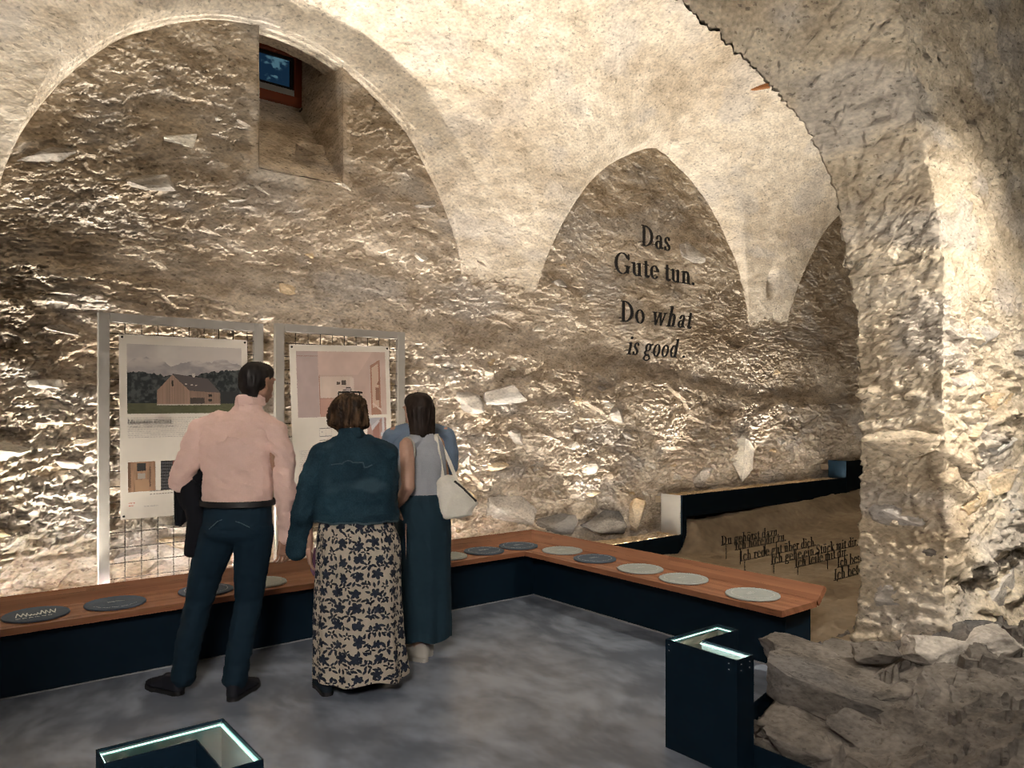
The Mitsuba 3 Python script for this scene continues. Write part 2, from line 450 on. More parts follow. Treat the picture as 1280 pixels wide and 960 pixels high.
# relief: a running coordinate across the sheet (x) and height along the profile (y)
arc = np.concatenate([[0], np.cumsum(np.linalg.norm(np.diff(ne, axis=0), axis=1))])
X, Y = np.meshgrid(cum, arc, indexing='ij')
X = X + .12 * nfbm(X * 2, Y * 2, 0, 3, 81); Y2 = Y + .07 * nfbm(X * 2, Y * 2, 5, 3, 82) + .10 * (X - e1)
zz = A[..., 2]
front = sst(e1 - .10, e1 + .12, X)
lowp = 1 - sst(1.5, 2.5, zz + .3 * nfbm(X * 2, Y * 2, 8, 3, 80))
da = .030 * nfbm(X * 1.5, Y * 1.5, 3, 3, 83) + .010 * nfbm(X * 6, Y * 6, 3, 4, 84) + .007 * nfbm(X * 24, Y * 30, 3, 3, 85)
da += front * lowp * (.016 * facets(X + .05 * nfbm(X * 6, Y * 6, 0, 2, 7), Y2, .46, .20, 86, .7) + .007 * facets(X + .03 * nfbm(X * 16, Y * 16, 0, 2, 8), Y2, .22, .08, 87, 1.0) + .010 * (1 - 2 * np.abs(nfbm(X * 5, Y2 * 22, 0, 3, 88))))
lay = (Y2 + .10 * nfbm(X * 2.2, Y * 2.2, 6, 3, 181)) / .15
led = 1 - (lay - np.floor(lay))
gate = sst(-.15, .35, nfbm(X * 3.2, np.floor(lay) * 3.7, 1, 2, 182))
lay2 = (Y2 + .04 * nfbm(X * 5, Y * 5, 9, 3, 183)) / .055
gate2 = sst(.0, .4, nfbm(X * 7, np.floor(lay2) * 2.9, 2, 2, 184))
da += front * lowp * (.058 * led * gate + .022 * (1 - (lay2 - np.floor(lay2))) * gate2)
da += (1 - front * lowp) * .008 * facets(X + .02 * nfbm(X * 20, Y * 20, 1, 2, 9), Y2, .10, .06, 89)
da += .0055 * facets(X + .01 * nfbm(X * 40, Y * 40, 1, 2, 19), Y, .045, .03, 189) + .006 * nfbm(X * 34, Y * 44, 4, 3, 190) + .012 * sst(.25, .6, nfbm(X * 9, Y * 12, 6, 2, 191))
da += .12 * (1 - sst(.0, .55, zz)) * (.4 + .6 * front)
A = A + nrm * da[..., None]
ARCADE = struct('wall_right', gridmesh(W(A[..., 0], A[..., 1], A[..., 2])), 'mat_pier', 'massive rough stone pier and arch in front of the vaulted hall', smooth=True)

# ------------------------------------------------------------------ floor, ground
edge = np.array([(1.0, 3.28), (1.05, 3.66), (1.72, 4.42)])
k2 = np.array([.619, -.785]) * 6
fl = Polygon([(-9, -2), (edge[0] + k2).tolist(), *edge.tolist(), W(.5, .3, 0)[:2].tolist(), W(-7, .3, 0)[:2].tolist()])
FLOOR = struct('floor', prism(fl, -.06, 0), 'mat_floor', 'grey trowelled screed floor with a soft sheen')
gx = np.linspace(.45, 9.5, 300); gt = np.linspace(-3.6, .62, 180)
GX, GT = np.meshgrid(gx, gt, indexing='ij')
gz = .33 * sst(.12, .50, GT) * sst(2.5, 2.75, GX) * (1 - .5 * sst(3, 6, GX)) + .02 + .26 * sst(3.0, 6.3, GX) + .10 * sst(-.4, -2.3, GT) * sst(.5, 1.3, GX) + .05 * nfbm(GX * .9, GT * .9, 0, 3, 91) + .016 * nfbm(GX * 3, GT * 6, 0, 4, 92) + .006 * facets(GX + .03 * nfbm(GX * 9, GT * 9, 0, 2, 3), GT, .12, .06, 93)
GROUND = struct('ground', gridmesh(W(GX, GT, gz)), 'mat_sand', 'excavated sandy earth beside the bench', smooth=True)
GTREE = cKDTree(np.stack([GX.ravel(), GT.ravel()], 1)); GZV = gz.ravel()


def ground_z(s, t):
    return float(GZV[GTREE.query([s, t])[1]])


# ------------------------------------------------------------------ loose and bedded stones
def stone(seed, size, cuts=9, sub=1, amp=.05):
    """a broken stone: the hull of a few points of a rounded block, its faces roughened; size = full extents"""
    rng = np.random.default_rng(seed)
    p = rng.normal(size=(cuts + 9, 3))
    p /= (np.abs(p) ** 5).sum(1, keepdims=True) ** .2
    m = trimesh.convex.convex_hull(p)
    for _ in range(sub): m = m.subdivide()
    v = m.vertices.copy()
    v += amp * 1.6 * np.stack([meshkit.fbm(v * 2.2 + seed * 7.1 + k * 31, 4) - .5 for k in range(3)], 1)
    v -= (v.max(0) + v.min(0)) / 2
    v *= np.array(size) / (v.max(0) - v.min(0))
    return trimesh.Trimesh(v, m.faces, process=False)


def turn(m, deg, axis=(0, 0, 1)):
    m.apply_transform(trimesh.transformations.rotation_matrix(math.radians(deg), axis))
    return m


SM = ['mat_stone_pale', 'mat_stone_grey', 'mat_stone_ochre', 'mat_wall']
rng = np.random.default_rng(5)
spots = []


def bed(s, z, w, h, proud=.03, tilt=0.0, m=None, depth=.16):
    st = stone(len(spots) + 400, (w, depth, h), 8, 2 if w > .3 else 1, .10)
    turn(st, tilt, (0, 1, 0))
    st.apply_translation([s, float(wall_t(s, z)[0]) + depth / 2 - proud, z])
    spots.append((s, z, w))
    part('stone', room(st), m or SM[rng.integers(4)], WALL, smooth=35)


# stones that the photograph shows one by one, then the smaller ones between them
for a in ((-3.25, 1.72, .22, .055, .05, -3, 'mat_stone_pale'), (-3.42, 1.30, .30, .17, .07, 12, 'mat_stone_pale'), (-3.1, 1.20, .20, .07, .05, 8, 'mat_stone_grey'),
          (-3.72, 1.75, .30, .08, .05, 6, 'mat_stone_pale'), (-3.85, 1.30, .26, .15, .05, 0, 'mat_stone_grey'), (-3.55, .80, .25, .10, .04, 10, 'mat_stone_ochre'),
          (-2.75, .55, .24, .12, .05, -25, 'mat_stone_grey'), (-2.45, .62, .30, .10, .05, 5, 'mat_stone_ochre'), (-2.6, 3.15, .36, .12, .04, -8, 'mat_stone_grey'), (-3.2, 3.22, .42, .14, .04, -14, 'mat_stone_grey'),
          (.10, 1.62, .34, .20, .06, 18, 'mat_stone_grey'), (.62, 1.30, .26, .14, .06, 22, 'mat_stone_grey'), (.52, 1.70, .55, .22, .06, -6, 'mat_stone_grey'), (.0, 1.1, .14, .10, .05, 0, 'mat_stone_grey'),
          (.38, 1.02, .30, .09, .04, 2, 'mat_stone_ochre'), (1.55, .93, .50, .20, .05, -16, 'mat_stone_grey'), (.55, .62, .62, .26, .08, 12, 'mat_stone_grey'), (1.1, .42, .50, .22, .09, 4, 'mat_rock'), (1.75, .38, .62, .26, .13, 6, 'mat_rock'),
          (2.28, .42, .22, .36, .10, 0, 'mat_stone_ochre'), (4.25, .95, .40, .60, .10, 4, 'mat_stone_pale'), (3.4, .75, .4, .25, .06, 0, 'mat_stone_grey'), (1.98, 1.5, .20, .16, .06, 10, 'mat_stone_grey'),
          (1.25, 2.85, .26, .10, .03, 5, 'mat_stone_grey'), (3.35, 3.42, .5, .2, .05, 12, 'mat_stone_grey'), (-.35, 3.35, .24, .10, .03, -20, 'mat_stone_grey')):
    bed(*a)
tries = 0
while len(spots) < 190 and tries < 4000:
    tries += 1
    s_, z_ = rng.uniform(-4.2, 5.2), rng.uniform(.25, 2.1) if rng.random() < .82 else rng.uniform(2.3, 3.9)
    w_ = rng.uniform(.09, .26)
    if z_ > lunette(s_) - .3 and z_ > 2.3 or any(abs(s_ - a) < (w_ + c) * .6 and abs(z_ - b) < .11 for a, b, c in spots): continue
    if z_ < ZB(s_) + .1 and z_ > ZB(s_) - .12 or (1.8 < s_ < 3.5 and 2.0 < z_ < 3.8): continue
    bed(s_, z_, w_, w_ * rng.uniform(.32, .6), rng.uniform(.008, .026), rng.uniform(-18, 18), SM[rng.choice(4, p=[.15, .2, .15, .5])], .12)

# the pier's own big stones: (s, t of the face, z, extents, side, tilt, material)
def pier_stone(s, t, z, size, tilt=0, m='mat_stone_grey', seed=0, yaw=0):
    st = stone(900 + seed, size, 10, 3, .12)
    turn(st, tilt, (0, 1, 0)); turn(st, yaw)
    st.apply_translation([s, t, z])
    part('stone', room(st), m, ARCADE, smooth=35)


# stones of the soffit side (face s = .64) have their thin extent along s
for i, (t, z, wt_, h, m, pr) in enumerate([(-2.70, 1.36, .46, .20, 'mat_pier', .05), (-2.68, .93, .36, .20, 'mat_stone_grey', .012), (-2.84, .73, .22, .13, 'mat_rock', .015), (-2.70, .40, .46, .30, 'mat_stone_grey', .02)]):
    pier_stone(.64 + .08 - pr, t, z, (.16, wt_, h), 0, m, i)
for i, (s, z, w, h, m, tilt, pr) in enumerate([(1.16, 2.00, .60, .20, 'mat_stone_grey', 4, .035), (.90, 1.70, .30, .08, 'mat_stone_grey', 8, .03), (1.42, 1.60, .60, .15, 'mat_stone_ochre', -3, .04), (1.10, 1.42, .44, .10, 'mat_stone_ochre', -8, .035),
                                               (1.55, 1.34, .50, .14, 'mat_stone_pale', -5, .035), (1.02, 1.20, .40, .09, 'mat_stone_pale', 0, .03), (1.48, 1.10, .66, .13, 'mat_stone_ochre', -7, .045), (1.02, 1.0, .50, .12, 'mat_stone_ochre', -9, .04),
                                               (1.55, .88, .55, .12, 'mat_stone_pale', -6, .035), (.98, .62, .30, .10, 'mat_rock', 0, .03), (1.42, .66, .60, .16, 'mat_stone_ochre', -4, .04),
                                               (1.45, .42, .55, .2, 'mat_stone_grey', -6, .05), (.86, .27, .36, .24, 'mat_stone_grey', 0, .05), (1.22, .25, .40, .24, 'mat_stone_grey', 0, .05)]):
    pier_stone(s, tn + .10 - pr, z, (w, .2, h), tilt, m, 20 + i)

# rock footing in front of the pier: a mound and the blocks bedded in it
ox = np.linspace(1.02, 3.6, 170); oy = np.linspace(2.7, 5.0, 150)
OX, OY = np.meshgrid(ox, oy, indexing='ij')
rs_ = (OX - OR[0]) * D1[0] + (OY - OR[1]) * D1[1]; rt_ = (OX - OR[0]) * N1[0] + (OY - OR[1]) * N1[1]
din = np.minimum(np.minimum(OX - np.interp(OY, [2.7, 3.1, 3.5, 3.8, 4.1, 4.6], [1.55, 1.38, 1.22, 1.30, 1.52, 1.80]), 9), 9) + .04 * nfbm(OX * 4, OY * 4, 0, 3, 95)
hz = -.05 + .10 * sst(-.05, .10, din) + .17 * sst(.10, .75, din) + .10 * sst(.5, 1.0, din) * sst(3.2, 4.0, OY)
hz = hz * np.where(OY > 4.2, 1 - .55 * sst(4.2, 4.9, OY), 1)
hz += (.015 + .03 * sst(0, .2, din)) * facets(OX + .04 * nfbm(OX * 8, OY * 8, 0, 2, 2), OY, .26, .20, 96) * .8 + .018 * sst(-.1, .2, din) * facets(OX + .02 * nfbm(OX * 18, OY * 18, 0, 2, 4), OY, .11, .08, 97) + .012 * nfbm(OX * 16, OY * 16, 0, 3, 98)
MOUND = struct('rock_footing', gridmesh(np.stack([OX, OY, hz], -1)), 'mat_rock', 'dark broken rock outcrop at the foot of the pier', smooth=40)
labels[MOUND]['category'] = 'rock'


def block(x, y, z, size, rot=(0, 0, 0), m='mat_rock', seed=0, cuts=9):
    st = stone(1500 + seed, size, cuts, 3, .16)
    for d, ax in zip(rot, ((1, 0, 0), (0, 1, 0), (0, 0, 1))): turn(st, d, ax)
    st.apply_translation([x, y, z])
    part('block', st, m, MOUND, smooth=30)


for i, a in enumerate([((1.95, 4.12, .14), (.50, .34, .16), (6, 10, -28)), ((1.44, 3.62, .02), (.46, .34, .14), (0, 12, -30)), ((1.36, 3.40, .03), (.42, .30, .15), (0, 14, -38)), ((1.62, 3.38, .07), (.40, .24, .14), (10, 16, -30)),
                       ((1.95, 3.62, .18), (.44, .26, .12), (8, 0, -12)), ((1.86, 3.45, .10), (.16, .30, .16), (20, 20, 20)), ((2.06, 3.40, .08), (.20, .32, .18), (24, 30, 25)), ((2.26, 3.62, .16), (.36, .26, .12), (5, -8, 10)),
                       ((2.40, 3.40, .08), (.36, .30, .26), (15, 20, 20)), ((2.16, 3.22, .02), (.22, .3, .2), (20, 35, 10)), ((1.78, 3.70, .14), (.10, .08, .08), (0, 0, 0)), ((2.62, 3.62, .16), (.4, .3, .2), (0, 10, 0)),
                       ((2.2, 3.92, .30), (.34, .22, .16), (0, 0, 10)), ((1.92, 3.95, .28), (.26, .2, .12), (0, 0, -20)), ((2.5, 4.0, .30), (.4, .25, .2), (0, 0, 5)), ((1.62, 4.22, .17), (.5, .3, .16), (0, 5, -35)), ((1.86, 3.16, .02), (.36, .28, .14), (8, 10, -20)),
                       ((1.58, 3.16, .0), (.34, .24, .12), (0, 12, -35)), ((2.8, 3.3, .06), (.4, .3, .25), (10, 0, 30)), ((2.05, 2.98, .0), (.3, .3, .16), (0, 0, 40)), ((2.42, 3.1, .03), (.3, .26, .2), (20, 15, 0))]):
    block(*a[0], a[1], a[2], 'mat_rock' if i not in (10, 12, 14) else 'mat_stone_grey', i)


# the large tilted slab at the corner of the footing
q = np.array([(1.31, 3.86, .262), (1.30, 3.83, .10), (1.36, 3.70, .24), (1.70, 3.44, .175), (1.72, 3.43, .02), (1.32, 3.72, .10), (1.56, 4.22, .225), (2.22, 3.92, .17), (2.25, 3.86, -.02), (1.55, 4.2, .02), (1.38, 4.04, .262)])
sl = trimesh.convex.convex_hull(q)
for _ in range(4): sl = sl.subdivide()
lv = sl.vertices
sl.vertices = lv + sl.vertex_normals * (.020 * nfbm(lv[:, 0] * 5, lv[:, 1] * 5, lv[:, 2] * 14, 4, 7) + .008 * nfbm(lv[:, 0] * 22, lv[:, 1] * 22, lv[:, 2] * 60, 3, 8))[:, None]
part('block', sl, 'mat_rock', MOUND, smooth=35, label='large tilted dark slab')


# gravel: too many to count
def gravel(name, label, poly_pts, n, z, size, bsdf, seed, spread=.012):
    r = np.random.default_rng(seed)
    poly = Polygon(poly_pts); x0, y0, x1, y1 = poly.bounds
    base = [stone(seed * 10 + k, (1, 1, .7), 4, 0) for k in range(6)]
    vs, fs, at, k = [], [], 0, 0
    while k < n:
        x, y = r.uniform(x0, x1), r.uniform(y0, y1)
        if not poly.contains(Point(x, y)): continue
        b = base[k % 6]; a = r.uniform(0, 6.28); sc = size * r.uniform(.6, 1.4)
        v = b.vertices * sc
        v = np.stack([v[:, 0] * math.cos(a) - v[:, 1] * math.sin(a), v[:, 0] * math.sin(a) + v[:, 1] * math.cos(a), v[:, 2]], 1)
        zz_ = z(x, y) if callable(z) else z
        vs.append(v + [x, y, zz_ + r.uniform(-.4, 1) * spread]); fs.append(b.faces + at); at += len(v); k += 1
    return solo(name, trimesh.Trimesh(np.vstack(vs), np.vstack(fs), process=False), bsdf, label, 'gravel', kind='stuff')

# the wooden chip left in the vault
mat('mat_chip', rough((.30, .13, .055), .8))
VT = cKDTree(np.stack([SV.ravel(), P[..., 1].ravel()], 1)); VZ = P[..., 2].ravel()
cz_ = float(np.max(VZ[VT.query([3.10, -.10], 12)[1]]))
part('wood_chip', room(turn(bevel_box((-.13, -.025, -.03), (.13, .025, .03), .008), -62).apply_translation([3.10, -.10, cz_])), 'mat_chip', VAULT, label='splinter of reddish wood')
# ------------------------------------------------------------------ corner bench
BENCH = thing('corner_bench', 'long wooden corner bench on a dark blue base along the stone wall', 'bench')
SEAT, ENDL, ENDR = .40, -4.9, -2.33


def lofted(section, left):
    """a mitred board: convex section of (offset from the inner corner, z)"""
    a = np.array(section)
    e1 = np.stack([a[:, 0], a[:, 0], a[:, 1]], 1)
    e2 = e1.copy(); e2[:, 0 if left else 1] = ENDL if left else ENDR
    return room(trimesh.convex.convex_hull(np.vstack([e1, e2])))


for left, wd in ((True, 'mat_wood_left'), (False, 'mat_wood_right')):
    for a0, a1 in ((0, .124), (.125, .249), (.25, .374)):
        part('seat_board', lofted([(a0, .362), (a0, .398), (a0 + .002, SEAT), (a1 - .001, SEAT), (a1, .399), (a1, .362)], left), wd, BENCH)
    part('back_board', lofted([(.376, SEAT + .001), (.462, .476), (.468, .474), (.488, .452), (.400, .365)], left), wd, BENCH, label='raised sloping board along the rear edge')
part('base_panel', room(box((ENDL, .10, .004), (.44, .44, .361))), 'mat_blue_steel', BENCH, label='dark blue metal base')
part('base_panel', room(box((.166, -2.25, .004), (.44, .0995, .361))), 'mat_blue_steel', BENCH)
mat('mat_trim', rough((.20, .20, .21), .4, .5))
part('base_strip', room(box((.160, -2.25, .0), (.1655, .094, .010))), 'mat_trim', BENCH, label='thin metal strip at the floor')
part('base_strip', room(box((ENDL, .094, .0), (.160, .0995, .006))), 'mat_trim', BENCH)


# ------------------------------------------------------------------ round felt pads
def felt(c0, c1):
    def fn(p, n, uv):
        return mix(c0, c1, .6 * fbm(p.x * 90, p.y * 90, p.z * 30, 3) + .4 * fbm(p.x * 14, p.y * 14, 0.0, 3))
    return fn


mat('mat_felt_dark', diff(proc(felt((.055, .075, .10), (.105, .13, .165)))))
mat('mat_felt_light', diff(proc(felt((.24, .265, .265), (.33, .35, .335)))))
mat('mat_felt_print', diff((.62, .64, .64))); mat('mat_felt_print_dim', diff((.25, .28, .31))); mat('mat_felt_print_pale', diff((.40, .425, .415)))
PROFILE = np.array([(0, 0), (.160, 0), (.1645, .003), (.165, .007), (.1635, .011), (.159, .013), (0, .013)])
pads = [(-3.37, .20, 0), (-2.97, .20, 0), (-2.45, .205, 0), (-2.10, .20, 1), (-.64, .19, 1), (-.277, .185, 0), (.085, .19, 0), (.235, -.195, 1), (.205, -.60, 0), (.20, -1.07, 1), (.19, -1.47, 1), (.18, -2.015, 1)]
PADL = ['dark blue round felt seat pad with white handwriting, first on the bench from the left', 'dark blue round felt seat pad with a faint ring of print, second from the left', 'dark blue round felt seat pad half hidden behind the legs in jeans',
        'pale grey round felt seat pad beside the hand in the pink sleeve', 'pale grey round felt seat pad cut off by the dark trousers', 'dark round felt seat pad just right of the white handbag', 'dark round felt seat pad on the left arm at the bench corner',
        'pale round felt seat pad first on the right arm from the corner', 'dark round felt seat pad on the right arm between pale ones', 'pale round felt seat pad third on the right arm from the corner', 'pale round felt seat pad fourth on the right arm from the corner', 'pale grey round felt seat pad nearest the cut end of the bench']


def strip2d(pts, w=.004):
    return LineString(pts).buffer(w / 2, cap_style=1, resolution=3)


for i, ((s, t, light), lab) in enumerate(zip(pads, PADL)):
    m = trimesh.creation.revolve(PROFILE, sections=72)
    m.vertices += .0007 * np.stack([nfbm(m.vertices[:, 0] * 60, m.vertices[:, 1] * 60, m.vertices[:, 2] * 60 + k + i * 3, 2) for k in range(3)], 1)
    m.apply_translation([s, t, SEAT + .0014])
    k = thing('seat_pad', lab, 'seat pad', 'round felt pads on the bench')
    part('pad', room(m), 'mat_felt_light' if light else 'mat_felt_dark', k, smooth=50)
    prints = []
    if i == 0:
        x = -.10
        for h, dx in ((.09, .016), (-.09, .012), (.08, .014), (-.07, .010), (.08, .012), (-.03, .008), (.035, .008), (-.03, .008), (.03, .008), (-.03, .008), (.03, .008), (-.05, .012), (.10, .014), (-.09, .010), (.09, .012), (-.08, .010), (.085, .012), (-.09, .012), (.09, .016)):
            prints.append(strip2d([(x, -.045 if h > 0 else -.045 + abs(h)), (x + dx, -.045 + abs(h) if h > 0 else -.045)], .0055)); x += dx * .95
        prints += [strip2d([(-.10 + j * .03, -.085), (-.084 + j * .03, -.085)], .006) for j in range(6)]
    else:
        a0, a1 = ((3.5, 5.6) if i == 1 else (0, 6.28))
        for a in np.arange(a0, a1, .075):
            if (i * 7 + int(a * 40)) % 5: prints.append(strip2d([(.128 * math.cos(a), .128 * math.sin(a)), (.128 * math.cos(a + .045), .128 * math.sin(a + .045))], .005))
        prints += [strip2d([(-.04, .01 * j), (.05 - .012 * j, .012 * j + .006)], .004) for j in (0, 1, 2)]
    pm = prism(unary_union(prints), SEAT + .0146, SEAT + .0159)
    pm.apply_translation([s, t, 0])
    part('print', room(pm), 'mat_felt_print' if i == 0 else ('mat_felt_print_dim' if not light else 'mat_felt_print_pale'), k, label='white handwriting' if i == 0 else None, kind='stuff')

# ------------------------------------------------------------------ gravel beds with steel edging, hidden light strips
BED = thing('gravel_bed_edging', 'stepped dark steel edging of the gravel beds along the wall behind the bench', 'steel edging')
part('low_plate', room(box((.50, .470, -.02), (2.56, .476, .215))), 'mat_blue_steel', BED)
part('corner_post', room(box((2.56, .462, -.02), (2.635, .480, .635))), 'mat_blue_steel', BED)
part('high_plate', room(box((2.635, .470, .395), (6.02, .476, .635))), 'mat_blue_steel', BED)
mat('mat_satin', {'type': 'principled', 'base_color': {'type': 'rgb', 'value': [.62, .62, .61]}, 'roughness': .38, 'metallic': .7, 'specular': .5})
part('cross_plate', room(box((2.556, .480, .10), (2.566, .75, .56))), 'mat_satin', BED, label='bright satin metal cross plate')
part('cross_plate', room(box((2.556, .480, .5605), (2.566, .75, .632))), 'mat_satin', BED)
part('end_box', room(box((6.02, .462, .30), (6.12, .72, .86))), 'mat_blue_steel', BED)
part('end_plate', room(box((6.12, .470, .45), (9.0, .476, .86))), 'mat_blue_steel', BED)


def rect_room(s0, s1, t0, t1):
    return [W(s0, t0, 0)[:2], W(s1, t0, 0)[:2], W(s1, t1, 0)[:2], W(s0, t1, 0)[:2]]


for nm, s0, s1, z in (('bed_soil', .5, 2.55, .185), ('bed_soil', 2.60, 6.0, .60), ('bed_soil', 6.1, 9.0, .80)):
    part(nm, room(box((s0, .51, z - .08), (s1, .88, z - .008))), 'mat_sand', GROUND)
gravel('gravel', 'pale gravel in the low bed beside the bench corner', rect_room(.52, 2.54, 0.515, .76), 1500, .192, .030, 'mat_stone_ochre', 31)
gravel('gravel', 'fine gravel in the raised bed behind the long steel plate', rect_room(2.60, 6.0, .515, .76), 1500, .603, .030, 'mat_stone_ochre', 32)
gravel('gravel', 'dark gravel between the steel kerb and the rock', [(1.01, 3.28), (1.06, 3.66), (1.73, 4.42), (2.1, 4.5), (1.5, 3.9), (1.3, 3.5), (1.5, 3.0), (1.4, 2.75)], 520, -.02, .045, 'mat_rock', 33)
part('gravel_soil', prism(Polygon([(1.0, 3.28), (1.05, 3.66), (1.72, 4.42), (2.4, 4.6), (2.8, 3.0), (2.0, 2.0)]), -.12, -.04), 'mat_rock', GROUND)
# kerb between floor and gravel
KERB = thing('steel_kerb', 'low dark blue steel kerb between the floor and the rock', 'steel kerb')
ka_ = W(*[0, 0, 0])
P0 = np.array([1.045, 3.25]); P1 = P0 + np.array([.619, -.785]) * 2.2


def plate(p, q, z0, z1, th=.006):
    return prism(LineString([p, q]).buffer(th / 2, cap_style=2), z0, z1)


part('plate', plate(P0, P1, -.10, .105), 'mat_blue_steel', KERB)
part('plate', plate((1.10, 3.63), (1.72, 4.40), -.10, .085), 'mat_blue_steel', KERB)


def lamp(name, mesh, radiance, label, cat='light strip', bsdf=None, parent=None):
    key = key_of(f'{parent}__{name}') if parent else thing(name, label, cat)
    scene[key] = {**mikit.ply(mesh, bsdf or rough((.3, .3, .3))), 'emitter': {'type': 'area', 'radiance': {'type': 'rgb', 'value': [float(x) for x in radiance]}}}
    return key


def up_strip(s0, s1, t0, t1, z, power, label):
    k = thing('light_strip', label, 'light strip', kind='structure')
    part('channel', room(box((s0, t0 - .004, z - .02), (s1, t1 + .004, z - .004))), 'mat_alu', k)
    q = gridmesh(W(*np.meshgrid([s0, s1], [t0, t1], indexing='ij'), np.full((2, 2), z)))
    lamp('diffuser', q, power * WARM, None, parent=k)


up_strip(-4.9, .30, .505, .535, .33, LED_BENCH, 'warm light strip behind the bench, shining up the wall')
up_strip(.75, 2.40, .482, .506, .196, LED_BED, 'unseen warm light strip inside the low gravel bed')  # this strip and the next two are unseen, placed to light the wall
up_strip(2.70, 5.95, .482, .506, .614, LED_BED, 'unseen warm light strip inside the raised gravel bed')
up_strip(6.2, 8.9, .482, .506, .84, LED_BED * .2, 'unseen warm light strip inside the last gravel bed')


def spot_lamp(pos, aim, r, power, colour, label, cutoff=40, beam=12, glow=20):
    """an unseen spot lamp: a housing and its beam"""
    pos, aim = np.array(pos, float), np.array(aim, float)
    d = aim - pos; d /= np.linalg.norm(d)
    k = thing('unseen_spotlight', label, 'unseen_spotlight', kind='structure')
    part('housing', trimesh.creation.cylinder(radius=r * 1.15, segment=[pos - d * .10, pos - d * .01], sections=24), 'mat_black_metal', k)
    up = [1, 0, 0] if abs(d[2]) > .9 else [0, 0, 1]
    scene[k + '__beam'] = {'type': 'spot', 'to_world': T().look_at(origin=(pos + d * .012).tolist(), target=aim.tolist(), up=up), 'cutoff_angle': float(cutoff), 'beam_width': float(beam),
                           'intensity': {'type': 'rgb', 'value': [float(power * x) for x in colour]}}


def broad_lamp(pos, aim, r, power, colour, label):
    pos, aim = np.array(pos, float), np.array(aim, float)
    d = aim - pos; d /= np.linalg.norm(d)
    k = thing('unseen_aisle_lamp', label, 'lamp', kind='structure')
    tube_ = trimesh.creation.annulus(r_min=r * 1.02, r_max=r * 1.05, height=.8, sections=40)
    tube_.apply_transform(trimesh.geometry.align_vectors([0, 0, 1], d)); tube_.apply_translation(pos + d * .36)
    part('housing', trimesh.creation.cylinder(radius=r * 1.05, segment=[pos - d * .12, pos - d * .01], sections=40), 'mat_black_metal', k)
    part('snoot', tube_, 'mat_black_metal', k)  # unseen tube, placed to keep this lamp's light off the rock
    dm = trimesh.creation.cylinder(radius=r, height=.004, sections=32)
    dm.apply_transform(trimesh.geometry.align_vectors([0, 0, 1], d)); dm.apply_translation(pos)
    lamp('lens', dm, power * np.array(colour), None, parent=k)


for s in (-4.4, -3.2, -2.1, -1.0, .05):
    spot_lamp(W(s, .52, .345), W(s, .12, 5), .03, UPLIGHT, WARM, 'unseen narrow uplight behind the bench, placed to light the vault', 45, 6)  # out of view, placed to light the vault and upper wall
for s, z, p in ((1.5, .20, .75), (2.9, .62, .75), (4.6, .62, .95), (7.9, .85, .4)):
    spot_lamp(W(s, .545, z), W(s, .12, 5), .03, UPLIGHT * p, WARM, 'unseen narrow uplight in the gravel bed, placed to light the vault', 45, 6)  # unseen too, placed to light the vault from the beds
spot_lamp((3.25, 2.75, 3.75), W(.95, -2.94, 1.45), .05, SPOT_PIER, WARM, 'unseen spot lamp over the near aisle, placed to light the pier', 36, 4)  # out of view, placed to light the pier faces
spot_lamp((3.0, 2.2, .12), (2.45, 4.0, 3.7), .05, SPOT_PIER * .42, WARM, 'unseen uplight on the near aisle floor, placed to light the arch and upper pier', 58, 6)  # out of view, placed to light the soffit and upper pier
broad_lamp((-.5, -1.3, 3.2), (-1.2, 4.6, 1.1), .60, UNSEEN_LAMP, (1, .90, .80), 'unseen broad lamp in the near aisle, placed to light the visitors from behind')  # unseen; stands in for near-aisle light on the visitors' backs


# ------------------------------------------------------------------ serif lettering
def ring(cx, cy, rx, ry, ws, wt_):
    o = affinity.scale(Point(0, 0).buffer(1, 24), rx, ry); i = affinity.scale(Point(0, 0).buffer(1, 24), rx - ws, ry - wt_)
    return affinity.translate(o.difference(i), cx, cy)


B = sbox
SW, TH, XH = .125, .045, .66


def serif(x, y, w=.30):
    return B(x - w / 2, y, x + w / 2, y + TH)


def flag(x, y):
    return Polygon([(x, y), (x - .13, y - .075), (x - .13, y - .105), (x, y - .09)])


def stem(x, y0, y1, foot=True, top='flag', w=SW):
    g = [B(x - w / 2, y0, x + w / 2, y1)]
    if foot: g.append(serif(x, y0))
    if top == 'serif': g.append(serif(x, y1 - TH))
    if top == 'flag': g.append(Polygon([(x - w / 2, y1), (x - w / 2 - .10, y1 - .055), (x - w / 2 - .10, y1 - .085), (x - w / 2, y1 - .085)]))
    return unary_union(g)


def arch(x0, x1, y=XH):
    """the shoulder of n, h, m, r between two stems"""
    c = (x0 + x1) / 2; r = (x1 - x0) / 2 + SW / 2
    return ring(c, y - .22, r, .23, SW, .07).intersection(B(x0, y - .22, x1 + SW, y + .1))


